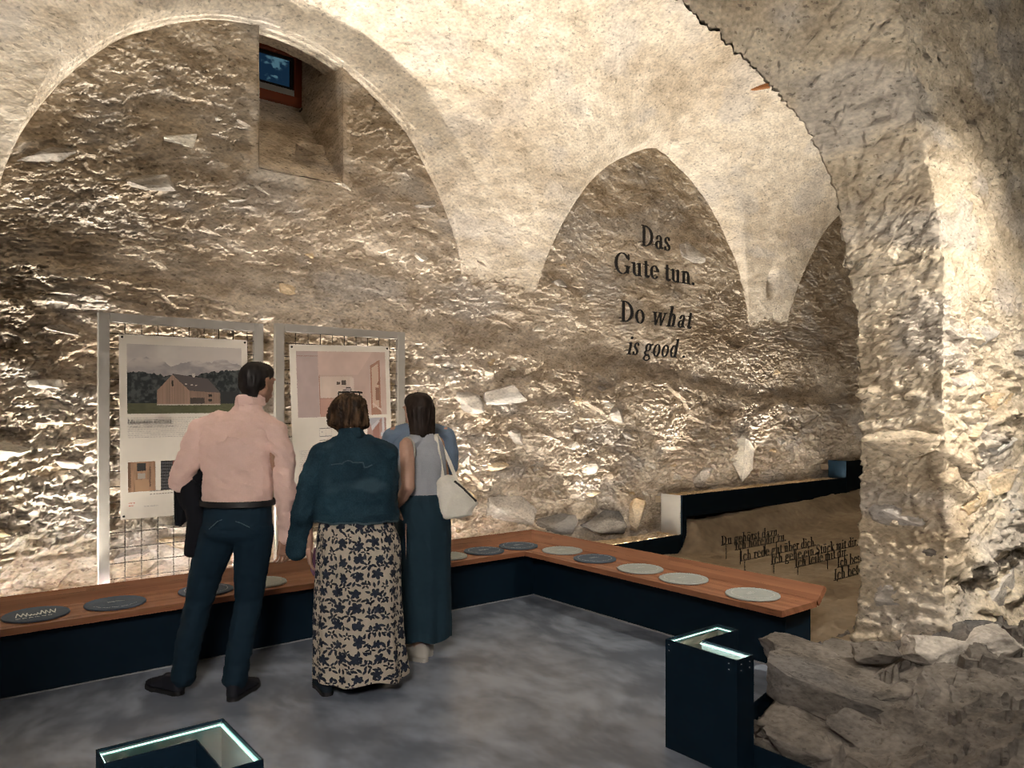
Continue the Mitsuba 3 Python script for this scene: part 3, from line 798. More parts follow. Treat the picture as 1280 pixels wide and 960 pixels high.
def glyph(ch):
    x = XH
    if ch == ' ': return None, .26
    if ch in 'äöü':
        g, a = glyph({'ä': 'a', 'ö': 'o', 'ü': 'u'}[ch])
        return unary_union([g, Point(a / 2 - .12, .86).buffer(.065), Point(a / 2 + .10, .86).buffer(.065)]), a
    if ch == '.': return Point(.11, .07).buffer(.075), .24
    if ch == 'I': return stem(.20, 0, 1, True, 'serif'), .42
    if ch == 'D': return unary_union([stem(.18, 0, 1, True, 'serif'), ring(.22, .5, .50, .5, .135, TH).intersection(B(.22, 0, 1, 1)), B(.1, 0, .24, TH), B(.1, 1 - TH, .24, 1)]), .80
    if ch == 'G':
        g = ring(.44, .5, .41, .525, .135, TH).difference(B(.56, .40, 1, .76))
        return unary_union([g, B(.66, .05, .79, .42), B(.56, .38, .88, .42), Polygon([(.78, .70), (.82, .70), (.80, 1.0), (.77, 1.0), (.70, .86)])]), .92
    if ch == 'S':
        g = unary_union([ring(.27, .74, .235, .28, .11, TH).difference(B(.27, .45, .6, .78)), ring(.27, .265, .25, .285, .11, TH).difference(B(-.1, .24, .27, .56)), LineString([(.10, .68), (.24, .53), (.36, .45), (.46, .33)]).buffer(.062)])
        return unary_union([g, B(.44, .74, .47, 1.0), B(.03, .02, .06, .28)]), .58
    if ch == 'o': return ring(.27, x / 2, .255, x / 2 + .015, .12, TH), .56
    if ch == 'c': return unary_union([ring(.27, x / 2, .255, x / 2 + .015, .125, TH).difference(B(.30, .17, .7, .47)), Point(.43, .52).buffer(.06)]), .50
    if ch == 'e': return unary_union([ring(.27, x / 2, .255, x / 2 + .015, .125, TH).difference(B(.27, .15, .7, .36)), B(.08, .36, .50, .40)]), .53
    if ch == 'a':
        return unary_union([B(.31, .08, .42, .50), ring(.25, .48, .17, .19, .10, TH).intersection(B(0, .47, .45, 1)), Point(.125, .50).buffer(.06), ring(.22, .19, .19, .205, .11, TH).difference(B(.34, -.1, .6, .6)), Polygon([(.31, .10), (.42, .02), (.52, .03), (.52, .07), (.42, .10)])]), .53
    if ch in 'bpdqg' and ch != 'g':
        r = ring(.33, x / 2, .24, x / 2 + .012, .12, TH)
        if ch == 'b': return unary_union([r, stem(.14, 0, 1.06, False)]), .62
        if ch == 'p': return unary_union([r, stem(.14, -.34, x, True)]), .62
        r = ring(.26, x / 2, .24, x / 2 + .012, .12, TH)
        return unary_union([r, stem(.45, 0 if ch == 'd' else -.34, 1.06 if ch == 'd' else x, False), B(.45, 0, .58, TH)]), .62
    if ch == 'g': return unary_union([ring(.25, .45, .20, .22, .11, TH), ring(.26, -.12, .24, .17, .08, .06), LineString([(.12, .27), (.07, .16), (.12, .06), (.34, .04)]).buffer(.045), LineString([(.38, .58), (.52, .63)]).buffer(.04)]), .55
    if ch == 'f': return unary_union([stem(.18, 0, .86, True, None), ring(.30, .84, .185, .22, .12, TH).intersection(B(.0, .84, .40, 1.1)), Point(.40, .95).buffer(.055), B(.04, x - TH, .36, x)]), .38
    if ch == 'h': return unary_union([stem(.16, 0, 1.06), arch(.16, .44), stem(.44, 0, .46, True, None)]), .62
    if ch == 'n': return unary_union([stem(.16, 0, x), arch(.16, .44), stem(.44, 0, .46, True, None)]), .62
    if ch == 'm': return unary_union([stem(.16, 0, x), arch(.16, .42), stem(.42, 0, .46, True, None), arch(.42, .70), stem(.70, 0, .46, True, None)]), .88
    if ch == 'r': return unary_union([stem(.16, 0, x), arch(.16, .40).intersection(B(.1, .5, .36, 1)), Point(.36, .58).buffer(.062)]), .43
    if ch == 'i': return unary_union([stem(.16, 0, x), Point(.15, .90).buffer(.078)]), .32
    if ch == 'l': return stem(.16, 0, 1.06), .32
    if ch == 'k': return unary_union([stem(.16, 0, 1.06), LineString([(.2, .30), (.46, .64)]).buffer(.028), LineString([(.28, .38), (.50, .02)]).buffer(.06), serif(.47, x - TH, .22), serif(.52, 0, .24)]), .60
    if ch == 's': return unary_union([ring(.20, .49, .165, .185, .09, TH).difference(B(.2, .3, .5, .52)), ring(.20, .165, .175, .18, .09, TH).difference(B(-.1, .16, .2, .36)), LineString([(.09, .44), (.2, .34), (.32, .21)]).buffer(.052), B(.31, .50, .34, .66), B(.03, 0, .06, .18)]), .42
    if ch == 't': return unary_union([B(.11, .08, .23, .82), Polygon([(.11, .82), (.23, .82), (.11, .66)]), B(.02, x - TH, .34, x), ring(.25, .14, .14, .155, .12, .06).intersection(B(0, -.1, .4, .12))]), .37
    if ch == 'u': return unary_union([stem(.14, .18, x, False), ring(.29, .19, .21, .20, .12, .06).intersection(B(0, -.1, .42, .19)), stem(.44, 0, x, False), B(.44, 0, .58, TH)]), .62
    if ch == 'w': return unary_union([Polygon([(.05, x), (.18, x), (.34, .0), (.27, .0)]), Polygon([(.27, 0), (.34, 0), (.47, x), (.43, x)]), Polygon([(.40, x), (.53, x), (.68, 0), (.61, 0)]), Polygon([(.61, 0), (.68, 0), (.84, x), (.79, x)]), serif(.11, x - TH, .26), serif(.46, x - TH, .24), serif(.82, x - TH, .2)]), .90
    if ch == 'z': return unary_union([B(.04, 0, .44, .05), B(.06, x - .05, .44, x), Polygon([(.04, .03), (.17, .03), (.44, x - .03), (.31, x - .03)]), B(.03, x - .18, .07, x), B(.42, 0, .46, .17)]), .50
    raise KeyError(ch)


def letters(text, cap, width=None, italic=None, squeeze=1.0):
    """[(character, polygon)] with the baseline at y = 0; fitted to a width in metres; italic: indices slanted"""
    out_, x = [], 0.0
    for i, ch in enumerate(text):
        g, a = glyph(ch)
        if g is not None:
            if italic and italic(i): g = affinity.affine_transform(g, [.92, .24, 0, 1, 0, 0])
            out_.append((ch, affinity.translate(g, x, 0)))
        x += a + .035
    fx = cap if width is None else width / (x - .05)
    return [(c, affinity.scale(g, fx, cap, origin=(0, 0))) for c, g in out_]


def stand_up(poly, depth, s0, t0, z0):
    """letter polygon -> upright plate facing the room, its front at t0"""
    m = prism(poly.buffer(0), 0, depth)
    v = m.vertices
    r = np.stack([v[:, 0] + s0, t0 + depth - v[:, 2], v[:, 1] + z0], 1)
    mm = trimesh.Trimesh(r, m.faces[:, ::-1], process=False)
    return room(mm)


TXT_T = .915
for word, s0, z0, cap, wd, it in (('Das', 2.385, 3.375, .232, .50, None), ('Gute tun.', 1.965, 3.030, .222, 1.36, None), ('Do what', 2.055, 2.510, .228, 1.20, lambda i: i > 1), ('is good .', 2.155, 2.160, .205, .99, lambda i: True)):
    k = thing('wall_lettering', f'black raised serif words "{word.replace(" .", ".")}" on the stone wall under the pointed arch', 'lettering')
    for ch, g in letters(word, cap, wd, it):
        part('letter', stand_up(g, .012, s0, TXT_T - .03, z0), 'mat_black_metal', k)
    for f in (.06, .5, .9): part('pin', room(rod((s0 + f * wd, TXT_T - .02, z0 + .05), (s0 + f * wd, TXT_T + .10, z0 + .05), .004)), 'mat_black_metal', k)

# freestanding lines in the sand: text, start s, t, cap height, baseline z, length, stakes at these fractions
SAND = [('Du gehörst dazu.', 2.409, -.155, .095, .20, 1.018, (.08, .75)), ('Ich höre dir zu.', 2.364, -.346, .095, .185, .893, (.1, .8)), ('Ich rede gut über dich.', 2.106, -.581, .095, .145, 1.32, (.06, .72)),
        ('Ich gehe ein Stück mit dir.', 2.226, -.829, .095, .14, 1.592, (.03, .62)), ('Ich teile mit dir.', 2.293, -1.029, .095, .135, .932, (.05, .60)), ('Ich besuche dich.', 2.638, -1.239, .095, .125, 1.0, (.1, .8)), ('Ich bete für dich.', 2.148, -1.476, .095, .12, 1.0, (.05, .7))]
for text, s0, t0, cap, z0, ln, fr in SAND:
    k = thing('sand_lettering', f'black letters "{text}" on thin stakes in the sand', 'lettering')
    gs = letters(text, cap, ln)
    for _, g in gs: part('letter', stand_up(g, .005, s0, t0, z0), 'mat_black_metal', k)
    part('rail', room(box((s0, t0 + .001, z0 - .001), (s0 + ln, t0 + .004, z0 + .004))), 'mat_black_metal', k)
    for f in fr:
        part('stake', room(rod((s0 + f * ln, t0 + .003, ground_z(s0 + f * ln, t0) - .05), (s0 + f * ln, t0 + .003, z0 + .01), .004)), 'mat_black_metal', k)


# ------------------------------------------------------------------ poster frames with wire mesh, posters
def frame_stand(s0, s1, ztop, label):
    k = thing('poster_stand', label, 'display stand')
    w, t0, t1 = .066, .565, .605
    part('stile', room(bevel_box((s0, t0, 0), (s0 + w, t1, ztop), .003)), 'mat_alu', k)
    part('stile', room(bevel_box((s1 - w, t0, 0), (s1, t1, ztop), .003)), 'mat_alu', k)
    part('top_rail', room(bevel_box((s0 + w, t0, ztop - .06), (s1 - w, t1, ztop), .003)), 'mat_alu', k)
    part('bottom_rail', room(bevel_box((s0 + w, t0, .0), (s1 - w, t1, .06), .003)), 'mat_alu', k)
    for x in np.arange(s0 + w + .09, s1 - w - .03, .098):
        part('wire', room(rod((x, .585, .05), (x, .585, ztop - .05), .003, 6)), 'mat_wire', k)
    for z in np.arange(.18, ztop - .08, .098):
        part('wire', room(rod((s0 + w - .01, .579, z), (s1 - w + .01, .579, z), .003, 6)), 'mat_wire', k)
    return k


frame_stand(-3.000, -1.950, 2.170, 'light metal frame with wire mesh, left of the two, holding the mountain house poster')
frame_stand(-1.862, -.790, 2.182, 'light metal frame with wire mesh, right of the two, behind the woman in denim')


def inside(x, y, pts):
    """soft mask of a convex polygon given anticlockwise"""
    r = None
    for (ax, ay), (bx, by) in zip(pts, pts[1:] + pts[:1]):
        m = (bx - ax) * (y - ay) - (by - ay) * (x - ax) > 0
        r = m if r is None else r & m
    return r


def rects(x, y, x0, x1, y0, y1):
    return (x > x0) & (x < x1) & (y > y0) & (y < y1)


PAPER = (.60, .56, .50)


def put(c, m, col):
    return dr.select(m, mi.Color3f(col), c)


def scribble(c, x, y, x0, x1, ytop, rows, pitch, seed, col=(.22, .20, .18)):
    """lines of print too small to read: runs of word-length dashes"""
    r = dr.floor((ytop - y) / pitch)
    f = (ytop - y) / pitch - r
    wlen = dr.floor((x - x0) / .022 + 3 * cell_rand(r, seed))
    gap = ((x - x0) / .022 + 3 * cell_rand(r, seed) - wlen) < .16 + .2 * cell_rand(wlen, r, seed)
    end = x0 + (x1 - x0) * (1 - .12 * cell_rand(r, 5, seed))
    m = (r >= 0) & (r < rows) & (f > .30) & (f < .62) & (x > x0) & (x < end) & ~gap
    return put(c, m, col)


def poster_house(p, n, uv):
    x, y = uv.x, 1 - uv.y                     # y downwards from the top edge
    c = mi.Color3f(PAPER)
    ph_ = rects(x, y, .055, .95, .05, .43)
    pc = mix((.36, .33, .32), (.56, .52, .47), fbm(x * 6, y * 9, 1.0, 4))                      # cloudy sky
    ridge = .10 + .07 * fbm(x * 5, 3.0, 0.0, 4) + .03 * fbm(x * 22, 7.0, 0.0, 3)
    pc = dr.select(y > ridge, mix((.20, .19, .20), (.34, .31, .30), fbm(x * 18, y * 30, 2.0, 4)), pc)
    fog = smoothstep(.50, .66, fbm(x * 5 + 2, y * 14, 4.0, 4)) * smoothstep(.22, .12, y)
    pc = mix(pc, (.46, .42, .39), fog)
    wood_ = .155 + .07 * fbm(x * 4 + 9, 1.0, 0.0, 4) + .02 * fbm(x * 40, 4.0, 0.0, 2)
    pc = dr.select(y > wood_, mix((.012, .016, .018), (.06, .068, .066), smoothstep(.35, .8, fbm(x * 42, y * 55, 6.0, 4))), pc)
    pc = put(pc, y > .372, (.075, .080, .042))
    pc = dr.select(y > .372, pc * (.8 + .4 * fbm(x * 30, y * 90, 1.0, 3)), pc)
    pc = put(pc, rects(x, y, .76, .93, .305, .376), (.022, .024, .026))                        # dark shed
    brd = .85 + .3 * cell_rand(dr.floor(x * 110), 2, 3)
    pc = dr.select(inside(x, y, [(.272, .302), (.390, .212), (.522, .302), (.522, .380), (.272, .376)]), mi.Color3f(.245, .165, .125) * brd, pc)
    pc = dr.select(inside(x, y, [(.522, .302), (.768, .312), (.768, .379), (.522, .383)]), mi.Color3f(.20, .135, .105) * brd, pc)
    pc = put(pc, inside(x, y, [(.385, .207), (.668, .233), (.772, .313), (.524, .302)]), (.078, .066, .066))
    pc = put(pc, rects(x, y, .520, .640, .342, .381) & (x > .526), (.055, .045, .04))
    pc = put(pc, rects(x, y, .383, .397, .245, .278) | rects(x, y, .67, .70, .322, .335) | rects(x, y, .67, .70, .350, .362), (.02, .018, .017))
    pc = put(pc, rects(x, y, .545, .565, .204, .226) | rects(x, y, .27, .77, .377, .3835) | rects(x, y, .485, .503, .262, .268) | rects(x, y, .530, .548, .266, .272) | rects(x, y, .565, .583, .268, .274), (.42, .38, .34))
    c = dr.select(ph_, pc, c)
    c = scribble(c, x, y, .056, .27, .486, 1, .0135, 1)
    c = scribble(c, x, y, .056, .155, .506, 4, .0125, 2, (.30, .28, .26)); c = scribble(c, x, y, .17, .40, .506, 4, .0125, 3)
    c = scribble(c, x, y, .056, .95, .563, 11, .0105, 4, (.30, .28, .26))
    for k, (x0, x1) in enumerate(((.055, .255), (.295, .495), (.535, .735), (.775, .95))):
        m = rects(x, y, x0, x1, .692, .855)
        q = mi.Color3f(.27, .165, .105) * (.7 + .6 * fbm(x * 60, y * 14, 3.0 + k, 3))
        if k in (0, 2):
            q = put(q, inside(x - x0, y, [(.05, .855), (.085, .79), (.135, .79), (.17, .855)][::-1]) | rects(x - x0, y, .05, .15, .79, .855), (.33, .21, .13))
            q = put(q, rects(x - x0, y, .065, .13, .70, .742), (.03, .03, .03)); q = put(q, rects(x - x0, y, .0, .02, .692, .83) | rects(x - x0, y, .155, .165, .72, .83), (.13, .075, .05))
            q = put(q, rects(x - x0, y, .07, .125, .755, .785), (.30, .27, .24))
        else:
            q = mix((.020, .020, .022), (.075, .075, .08), smoothstep(.45, .6, .5 + .5 * dr.sin(x * 200 + y * 190) * dr.sin(x * 210 - y * 180)))
            q = dr.select((x - x0 > .09) & (x - x0 < .135), mix((.10, .03, .03), (.40, .20, .16), fbm(x * 70, y * 60, 9.0, 3)), q)
            q = put(q, x - x0 > .15, (.33, .32, .33))
        c = dr.select(m, q, c)
    c = scribble(c, x, y, .21, .80, .880, 2, .0165, 6)
    c = scribble(c, x, y, .058, .105, .935, 2, .014, 7, (.45, .12, .10)); c = scribble(c, x, y, .17, .28, .943, 1, .012, 8, (.35, .33, .31))
    return c


def poster_room(p, n, uv):
    x, y = uv.x, 1 - uv.y
    c = mi.Color3f(PAPER)
    g = .92 + .16 * fbm(x * 14, y * 14, 0.0, 3)
    pc = mi.Color3f(.46, .345, .305) * g
    pc = dr.select(x < .265, mi.Color3f(.40, .315, .30) * g, pc)
    pc = put(pc, rects(x, y, .06, .32, .068, .072) | rects(x, y, .31, .315, .05, .09), (.30, .21, .18))
    pc = dr.select(inside(x, y, [(.265, .04), (.82, .04), (.66, .19), (.265, .19)]), mi.Color3f(.50, .375, .33) * g, pc)
    pc = dr.select(rects(x, y, .275, .60, .20, .34), mi.Color3f(.53, .43, .37) * g, pc)
    pc = dr.select(rects(x, y, .275, .62, .34, .46), mi.Color3f(.40, .245, .20) * g, pc)
    pc = put(pc, rects(x, y, .268, .276, .19, .44) | rects(x, y, .275, .62, .336, .342), (.33, .20, .16))
    pc = put(pc, rects(x, y, .44, .475, .235, .252) | rects(x, y, .49, .535, .225, .255), (.09, .07, .06))
    pc = put(pc, rects(x, y, .575, .615, .21, .36), (.56, .47, .42))
    pc = put(pc, rects(x, y, .53, .585, .272, .34), (.36, .30, .30)); pc = put(pc, rects(x, y, .535, .58, .268, .276) | rects(x, y, .578, .588, .28, .345) | rects(x, y, .50, .53, .285, .292), (.08, .065, .065))
    pc = put(pc, inside(x, y, [(.79, .13), (.895, .09), (.895, .455), (.79, .455)]), (.32, .18, .13))
    pc = put(pc, inside(x, y, [(.805, .145), (.875, .115), (.875, .40), (.805, .41)]), (.47, .34, .27))
    pc = put(pc, inside(x, y, [(.855, .255), (.89, .215), (.89, .26)]) | rects(x, y, .84, .885, .275, .36), (.24, .13, .09))
    pc = put(pc, inside(x, y, [(.805, .37), (.90, .42), (.90, .435), (.805, .385)]), (.54, .42, .36))
    c = dr.select(rects(x, y, .06, .955, .04, .455), pc, c)
    for y0 in (.525, .60, .675):
        c = put(c, rects(x, y, .255, .375, y0, y0 + .006) | rects(x, y, .255, .375, y0 + .05, y0 + .056), (.25, .24, .23))
        c = put(c, rects(x, y, .255, .258, y0, y0 + .055) | rects(x, y, .372, .375, y0, y0 + .055) | rects(x, y, .32, .322, y0, y0 + .055) | rects(x, y, .275, .285, y0 + .02, y0 + .03), (.38, .36, .34))
    q = mi.Color3f(.30, .20, .18) * g
    q = put(q, inside(x, y, [(.74, .475), (.90, .475), (.80, .54)]), (.34, .33, .36)); q = put(q, inside(x, y, [(.78, .53), (.86, .49), (.875, .50), (.79, .56)]) | rects(x, y, .90, .925, .475, .60), (.44, .42, .44))
    q = put(q, inside(x, y, [(.80, .56), (.87, .51), (.87, .70), (.80, .70)]), (.25, .13, .11)); q = put(q, rects(x, y, .885, .94, .575, .60), (.40, .43, .48))
    c = dr.select(rects(x, y, .74, .945, .475, .70), q, c)
    c = scribble(c, x, y, .06, .66, .76, 9, .0115, 12, (.32, .30, .28))
    return c


mat('mat_poster_house', {'type': 'principled', 'base_color': proc(poster_house), 'roughness': .45, 'specular': .35})
mat('mat_poster_room', {'type': 'principled', 'base_color': proc(poster_room), 'roughness': .45, 'specular': .35})
mat('mat_print_black', diff((.05, .045, .04)))


def poster(s0, ztop, w, h, roll, bsdf, label, title=None):
    n, m = 18, 24
    a, b = np.meshgrid(np.linspace(0, 1, n), np.linspace(0, 1, m), indexing='ij')
    x, y = (a - .5) * w, b * h - h
    cr, sr = math.cos(roll), math.sin(roll)
    bow = -.004 * np.sin(a * math.pi) * np.sin(b * 3) - .004 * (1 - b) ** 2 * np.sin(a * 5)

    def place(x, y, t):
        return s0 + w / 2 + x * cr - y * sr, t, ztop + x * sr + y * cr
    front = gridmesh(W(*place(x, y, .568 - .012 + bow)))
    back = gridmesh(W(*place(x, y, .568 - .0105 + bow)))
    ring_ = np.concatenate([np.arange(n) * m, (n - 1) * m + np.arange(1, m), (np.arange(n - 1)[::-1]) * m + m - 1, np.arange(1, m - 1)[::-1]])
    nx_ = np.roll(ring_, -1); off = n * m
    rim = np.vstack([np.stack([ring_, ring_ + off, nx_], 1), np.stack([nx_, ring_ + off, nx_ + off], 1)])
    mesh = trimesh.Trimesh(np.vstack([front.vertices, back.vertices]), np.vstack([front.faces, back.faces[:, ::-1] + off, rim[:, ::-1]]), process=False)
    uv = np.tile(np.stack([a.ravel(), b.ravel()], 1), (2, 1))
    k = thing('poster', label, 'poster')
    part('sheet', mesh, bsdf, k, uv=uv)
    for px_, py_ in ((.018, -.018), (w - .018, -.018), (.018, -h + .02), (w - .018, -h + .02)):
        s_, t_, z_ = place(px_ - w / 2, py_, .552)
        part('pin', room(trimesh.creation.cylinder(radius=.007, segment=[(s_, t_ - .002, z_), (s_, t_ + .03, z_)], sections=10)), 'mat_black_metal', k)
    if title:
        txt, tx, ty, cap = title
        tm = meshkit.text_mesh(txt, cap, .0006)
        v = tm.vertices
        s_, _, z_ = place(v[:, 0] + tx - w / 2, v[:, 1] - ty, 0)
        part('title', trimesh.Trimesh(W(s_, .5508 - v[:, 2], z_), tm.faces[:, ::-1], process=False), 'mat_print_black', k, label='title reading Museum Bezau')


poster(-2.885, 2.040, .815, 1.185, math.radians(.5), 'mat_poster_house', 'poster with a photo of a gabled wooden house before misty mountains', ('Museum Bezau', .045, .572, .0265))
poster(-1.765, 2.046, .82, 1.185, math.radians(2.0), 'mat_poster_room', 'poster with a pinkish photo of a wooden room and floor plans')

# ------------------------------------------------------------------ L-shaped showcases
mat('mat_glass', {'type': 'dielectric', 'int_ior': 1.5, 'specular_transmittance': {'type': 'rgb', 'value': [.82, .95, .90]}}, two=False)
mat('mat_case_steel', {'type': 'principled', 'base_color': {'type': 'rgb', 'value': [.10, .105, .11]}, 'roughness': .35, 'metallic': .6, 'specular': .5})


def showcase(corner, e1, e2, ht, label, hidden):
    e1, e2, corner = (np.array(x, float)[:2] for x in (e1, e2, corner))

    def pl(pts):
        return Polygon([tuple(corner + a * e1 + b * e2) for a, b in pts]).buffer(0)
    A_, w = .385, .122
    L_ = pl([(0, 0), (A_, 0), (A_, w), (w, w), (w, A_), (0, A_)])
    k = thing('showcase', label, 'showcase')
    sh = lambda d: L_.buffer(-d, join_style=2)
    part('shell', prism(L_.difference(sh(.005)), 0, ht), 'mat_blue_steel', k)
    part('liner', prism(sh(.0052).difference(sh(.0072)), ht - .17, ht - .008), 'mat_case_steel', k)
    part('tray', prism(sh(.0052), ht - .18, ht - .17), 'mat_inner_steel', k, label='brushed steel tray')
    part('glass_cover', prism(sh(.009), ht - .022, ht - .014), 'mat_glass', k, label='clear glass cover')
    teal = np.array([.50, 1.0, .84])
    i = .012
    lines = [LineString([corner + a[0] * e1 + a[1] * e2, corner + b[0] * e1 + b[1] * e2]).buffer(.0012, cap_style=2) for a, b in
             (((i, i), (i, A_ - i)), ((i, i), (A_ - i, i)), ((w - i, w - i), (A_ - i, w - i)), ((w - i, w - i), (w - i, A_ - i)), ((i, A_ - i), (w - i, A_ - i)), ((A_ - i, i), (A_ - i, w - i)))]
    lamp('edge_glow', prism(unary_union(lines), ht - .0225, ht - .0205), LED_CASE * teal, None, parent=k)  # glowing lines stand in for light caught in the glass edges
    a, b = hidden
    lamp('unseen_strip', prism(LineString([corner + a[0] * e1 + a[1] * e2, corner + b[0] * e1 + b[1] * e2]).buffer(.002, cap_style=2), ht - .060, ht - .050), 4.5 * LED_CASE * np.array([1, 1, .96]), None, parent=k)  # unseen strip under the rim, placed to light the tray
    for a, b in ((.02, 0), (.345, 0), (.345, 0), (0, .03), (0, .35), (A_, .03), (A_, .09)):
        for dz in (.022, .048):
            c = np.append(corner + a * e1 + b * e2, ht - dz)
            key = part('screw', trimesh.creation.icosphere(subdivisions=1, radius=.0035).apply_translation(c), 'mat_chrome', k)


D2 = -N1
showcase((.707, 3.463), D2, D1, .498, 'dark blue L-shaped showcase with lit glass top, by the bench end', ((.03, .010), (.36, .010)))
showcase((-.986, 2.566), D2, -D1, .50, 'dark L-shaped showcase with lit glass top at the front, near the visitors', ((.13, .112), (.36, .112)))

# ------------------------------------------------------------------ visitors
M3 = manifold3d.Manifold


def ell(p, r, seg=18):
    r = (r, r, r) if np.isscalar(r) else r
    return M3.sphere(1.0, seg).scale(tuple(map(float, r))).translate(tuple(map(float, p)))


def bone(*pr):
    return M3.batch_hull([ell(p, r) for p, r in pr])


def chain(*pr):
    """consecutive joints, each bone the hull of its two ends"""
    return [bone(a, b) for a, b in zip(pr, pr[1:])]


def to_tri(m):
    g = m.to_mesh()
    return trimesh.Trimesh(np.array(g.vert_properties[:, :3]), np.array(g.tri_verts), process=True)


def to_man(t):
    return M3(manifold3d.Mesh(np.asarray(t.vertices, np.float32), np.asarray(t.faces, np.uint32)))


def flesh(parts_, edge=.02, it=10):
    u = M3.batch_boolean(parts_, manifold3d.OpType.Add).refine_to_length(edge)
    t = to_tri(u)
    trimesh.smoothing.filter_taubin(t, lamb=.6, nu=.62, iterations=it)
    return t


def crease(t, amp, fx, fy, fz, seed, only=None):
    """cloth folds: pushes the surface along its normals"""
    v = t.vertices; n = t.vertex_normals
    d = amp * (1 - 2 * np.abs(meshkit.fbm(v * [fx, fy, fz] + seed * 13.7, 3, seed) * 2 - 1)) * 1.0
    d = np.maximum(d - d.mean(), -.005)
    if only is not None: d = d * only(v)
    t.vertices = v + n * d[:, None]
    return t


def basis(fwd, up):
    f = np.array(fwd, float); f /= np.linalg.norm(f)
    u = np.array(up, float); u -= f * (u @ f); u /= np.linalg.norm(u)
    return np.stack([np.cross(f, u), f, u], 1)          # columns: right, forward, up


def hand(wrist, point, back, side, curl=.45, size=1.0):
    """a hand from the wrist towards `point`; `back` is where its back faces; side +1: the thumb lies to the right of that"""
    R = basis(point, back); w = np.array(wrist, float)
    P_ = lambda x, y, z: w + R @ (np.array([x * side, y, z]) * size)
    g = [M3.batch_hull([ell(P_(x, y, 0), r * size) for x, y, r in ((-.020, .0, .017), (.018, .0, .018), (.034, .085, .0115), (-.036, .078, .0105), (0, .088, .0125), (.030, .03, .015))])]
    for x, ln, r, sp in ((.031, .072, .0088, .10), (.010, .080, .0090, .02), (-.011, .075, .0086, -.06), (-.031, .058, .0078, -.16)):
        y, z, a = .085, .0, 0.0
        q = [(P_(x, y - .01, z), r * 1.08 * size)]
        for f, k in ((.45, .7), (.32, 1.0), (.23, .8)):
            a += curl * k
            y += ln * f * math.cos(a); z -= ln * f * math.sin(a); x += sp * ln * f
            q.append((P_(x, y, z), r * (1.0 - .12 * len(q)) * size))
        g += chain(*q)
    g += chain((P_(.026, .022, -.004), .0135 * size), (P_(.046, .052, -.014), .0105 * size), (P_(.050, .082, -.026), .0092 * size), (P_(.046, .102, -.034), .0078 * size))
    return flesh(g, .0045, 4)


def head(c, yaw, nod=0.0, size=1.0):
    """a face looking along +y before turning; c is the middle of the skull"""
    e = lambda p, r: ell(np.array(p) * size, np.array(r if not np.isscalar(r) else (r, r, r)) * size)
    g = [M3.batch_hull([e((0, -.015, .025), (.074, .088, .082)), e((0, .045, .02), (.062, .050, .070))]),
         M3.batch_hull([e((0, .050, -.02), (.056, .045, .05)), e((0, .062, -.088), (.024, .022, .018)), e((.046, .0, -.055), .018), e((-.046, .0, -.055), .018)]),
         M3.batch_hull([e((0, .093, .012), .009), e((0, .112, -.026), .011), e((.014, .096, -.030), .008), e((-.014, .096, -.030), .008)]),
         M3.batch_hull([e((-.02, .090, -.060), .007), e((.02, .090, -.060), .007), e((0, .097, -.059), .008)]),
         M3.batch_hull([e((-.017, .088, -.070), .007), e((.017, .088, -.070), .007), e((0, .094, -.071), .008)]),
         M3.batch_hull([e((-.045, .082, .026), .009), e((-.015, .092, .024), .009)]), M3.batch_hull([e((.045, .082, .026), .009), e((.015, .092, .024), .009)])]
    for s in (-1, 1):
        g.append(M3.batch_hull([e((s * .076, -.008, .018), (.007, .017, .020)), e((s * .074, .0, -.026), (.006, .010, .012)), e((s * .081, -.016, .012), (.004, .012, .016))]))
    t = flesh(g, .009, 3)
    R = trimesh.transformations.euler_matrix(nod, 0, yaw, 'sxyz')
    t.apply_transform(R); t.apply_translation(c)
    return t, R


def on_head(c, R, pts):
    return (R[:3, :3] @ np.array(pts, float).T).T + np.array(c)


def join(*ts):
    u = to_man(ts[0])
    for t in ts[1:]: u = u + to_man(t)
    return to_tri(u)


def skin_fn(a, b):
    def fn(p, n, uv):
        return mix(a, b, fbm(p.x * 30, p.y * 30, p.z * 30, 3))
    return fn


def weave(c0, c1, f=60):
    def fn(p, n, uv):
        a = fbm(p.x * 9, p.y * 9, p.z * 9, 3); b = noise(p.x * f * 4, p.y * f * 4, p.z * f * 4)
        return mix(c0, c1, .6 * a + .4 * b)
    return fn


def knit(p, n, uv):
    return .0010 * noise(p.x * 700, p.y * 700, p.z * 700) + .003 * fbm(p.x * 22, p.y * 22, p.z * 14, 3)


cloth = lambda c0, c1: bumped(knit, {'type': 'principled', 'base_color': proc(weave(c0, c1)), 'roughness': .85, 'specular': .2, 'sheen': .3}, 1.0, 2e-3)
mat('mat_skin', {'type': 'principled', 'base_color': proc(skin_fn((.22, .12, .08), (.28, .16, .11))), 'roughness': .5, 'specular': .35})
mat('mat_skin_pale', {'type': 'principled', 'base_color': proc(skin_fn((.28, .165, .12), (.34, .21, .155))), 'roughness': .5, 'specular': .35})
def folds(p, n, uv):
    a = fbm(p.x * 5 + 2 * p.z, p.y * 5, p.z * 9 - 3 * p.x, 3); b = fbm(p.x * 13, p.y * 11, p.z * 17 + 4 * p.x, 2)
    return .05 * dr.abs(a - .5) + .016 * dr.abs(b - .5) + knit(p, n, uv)


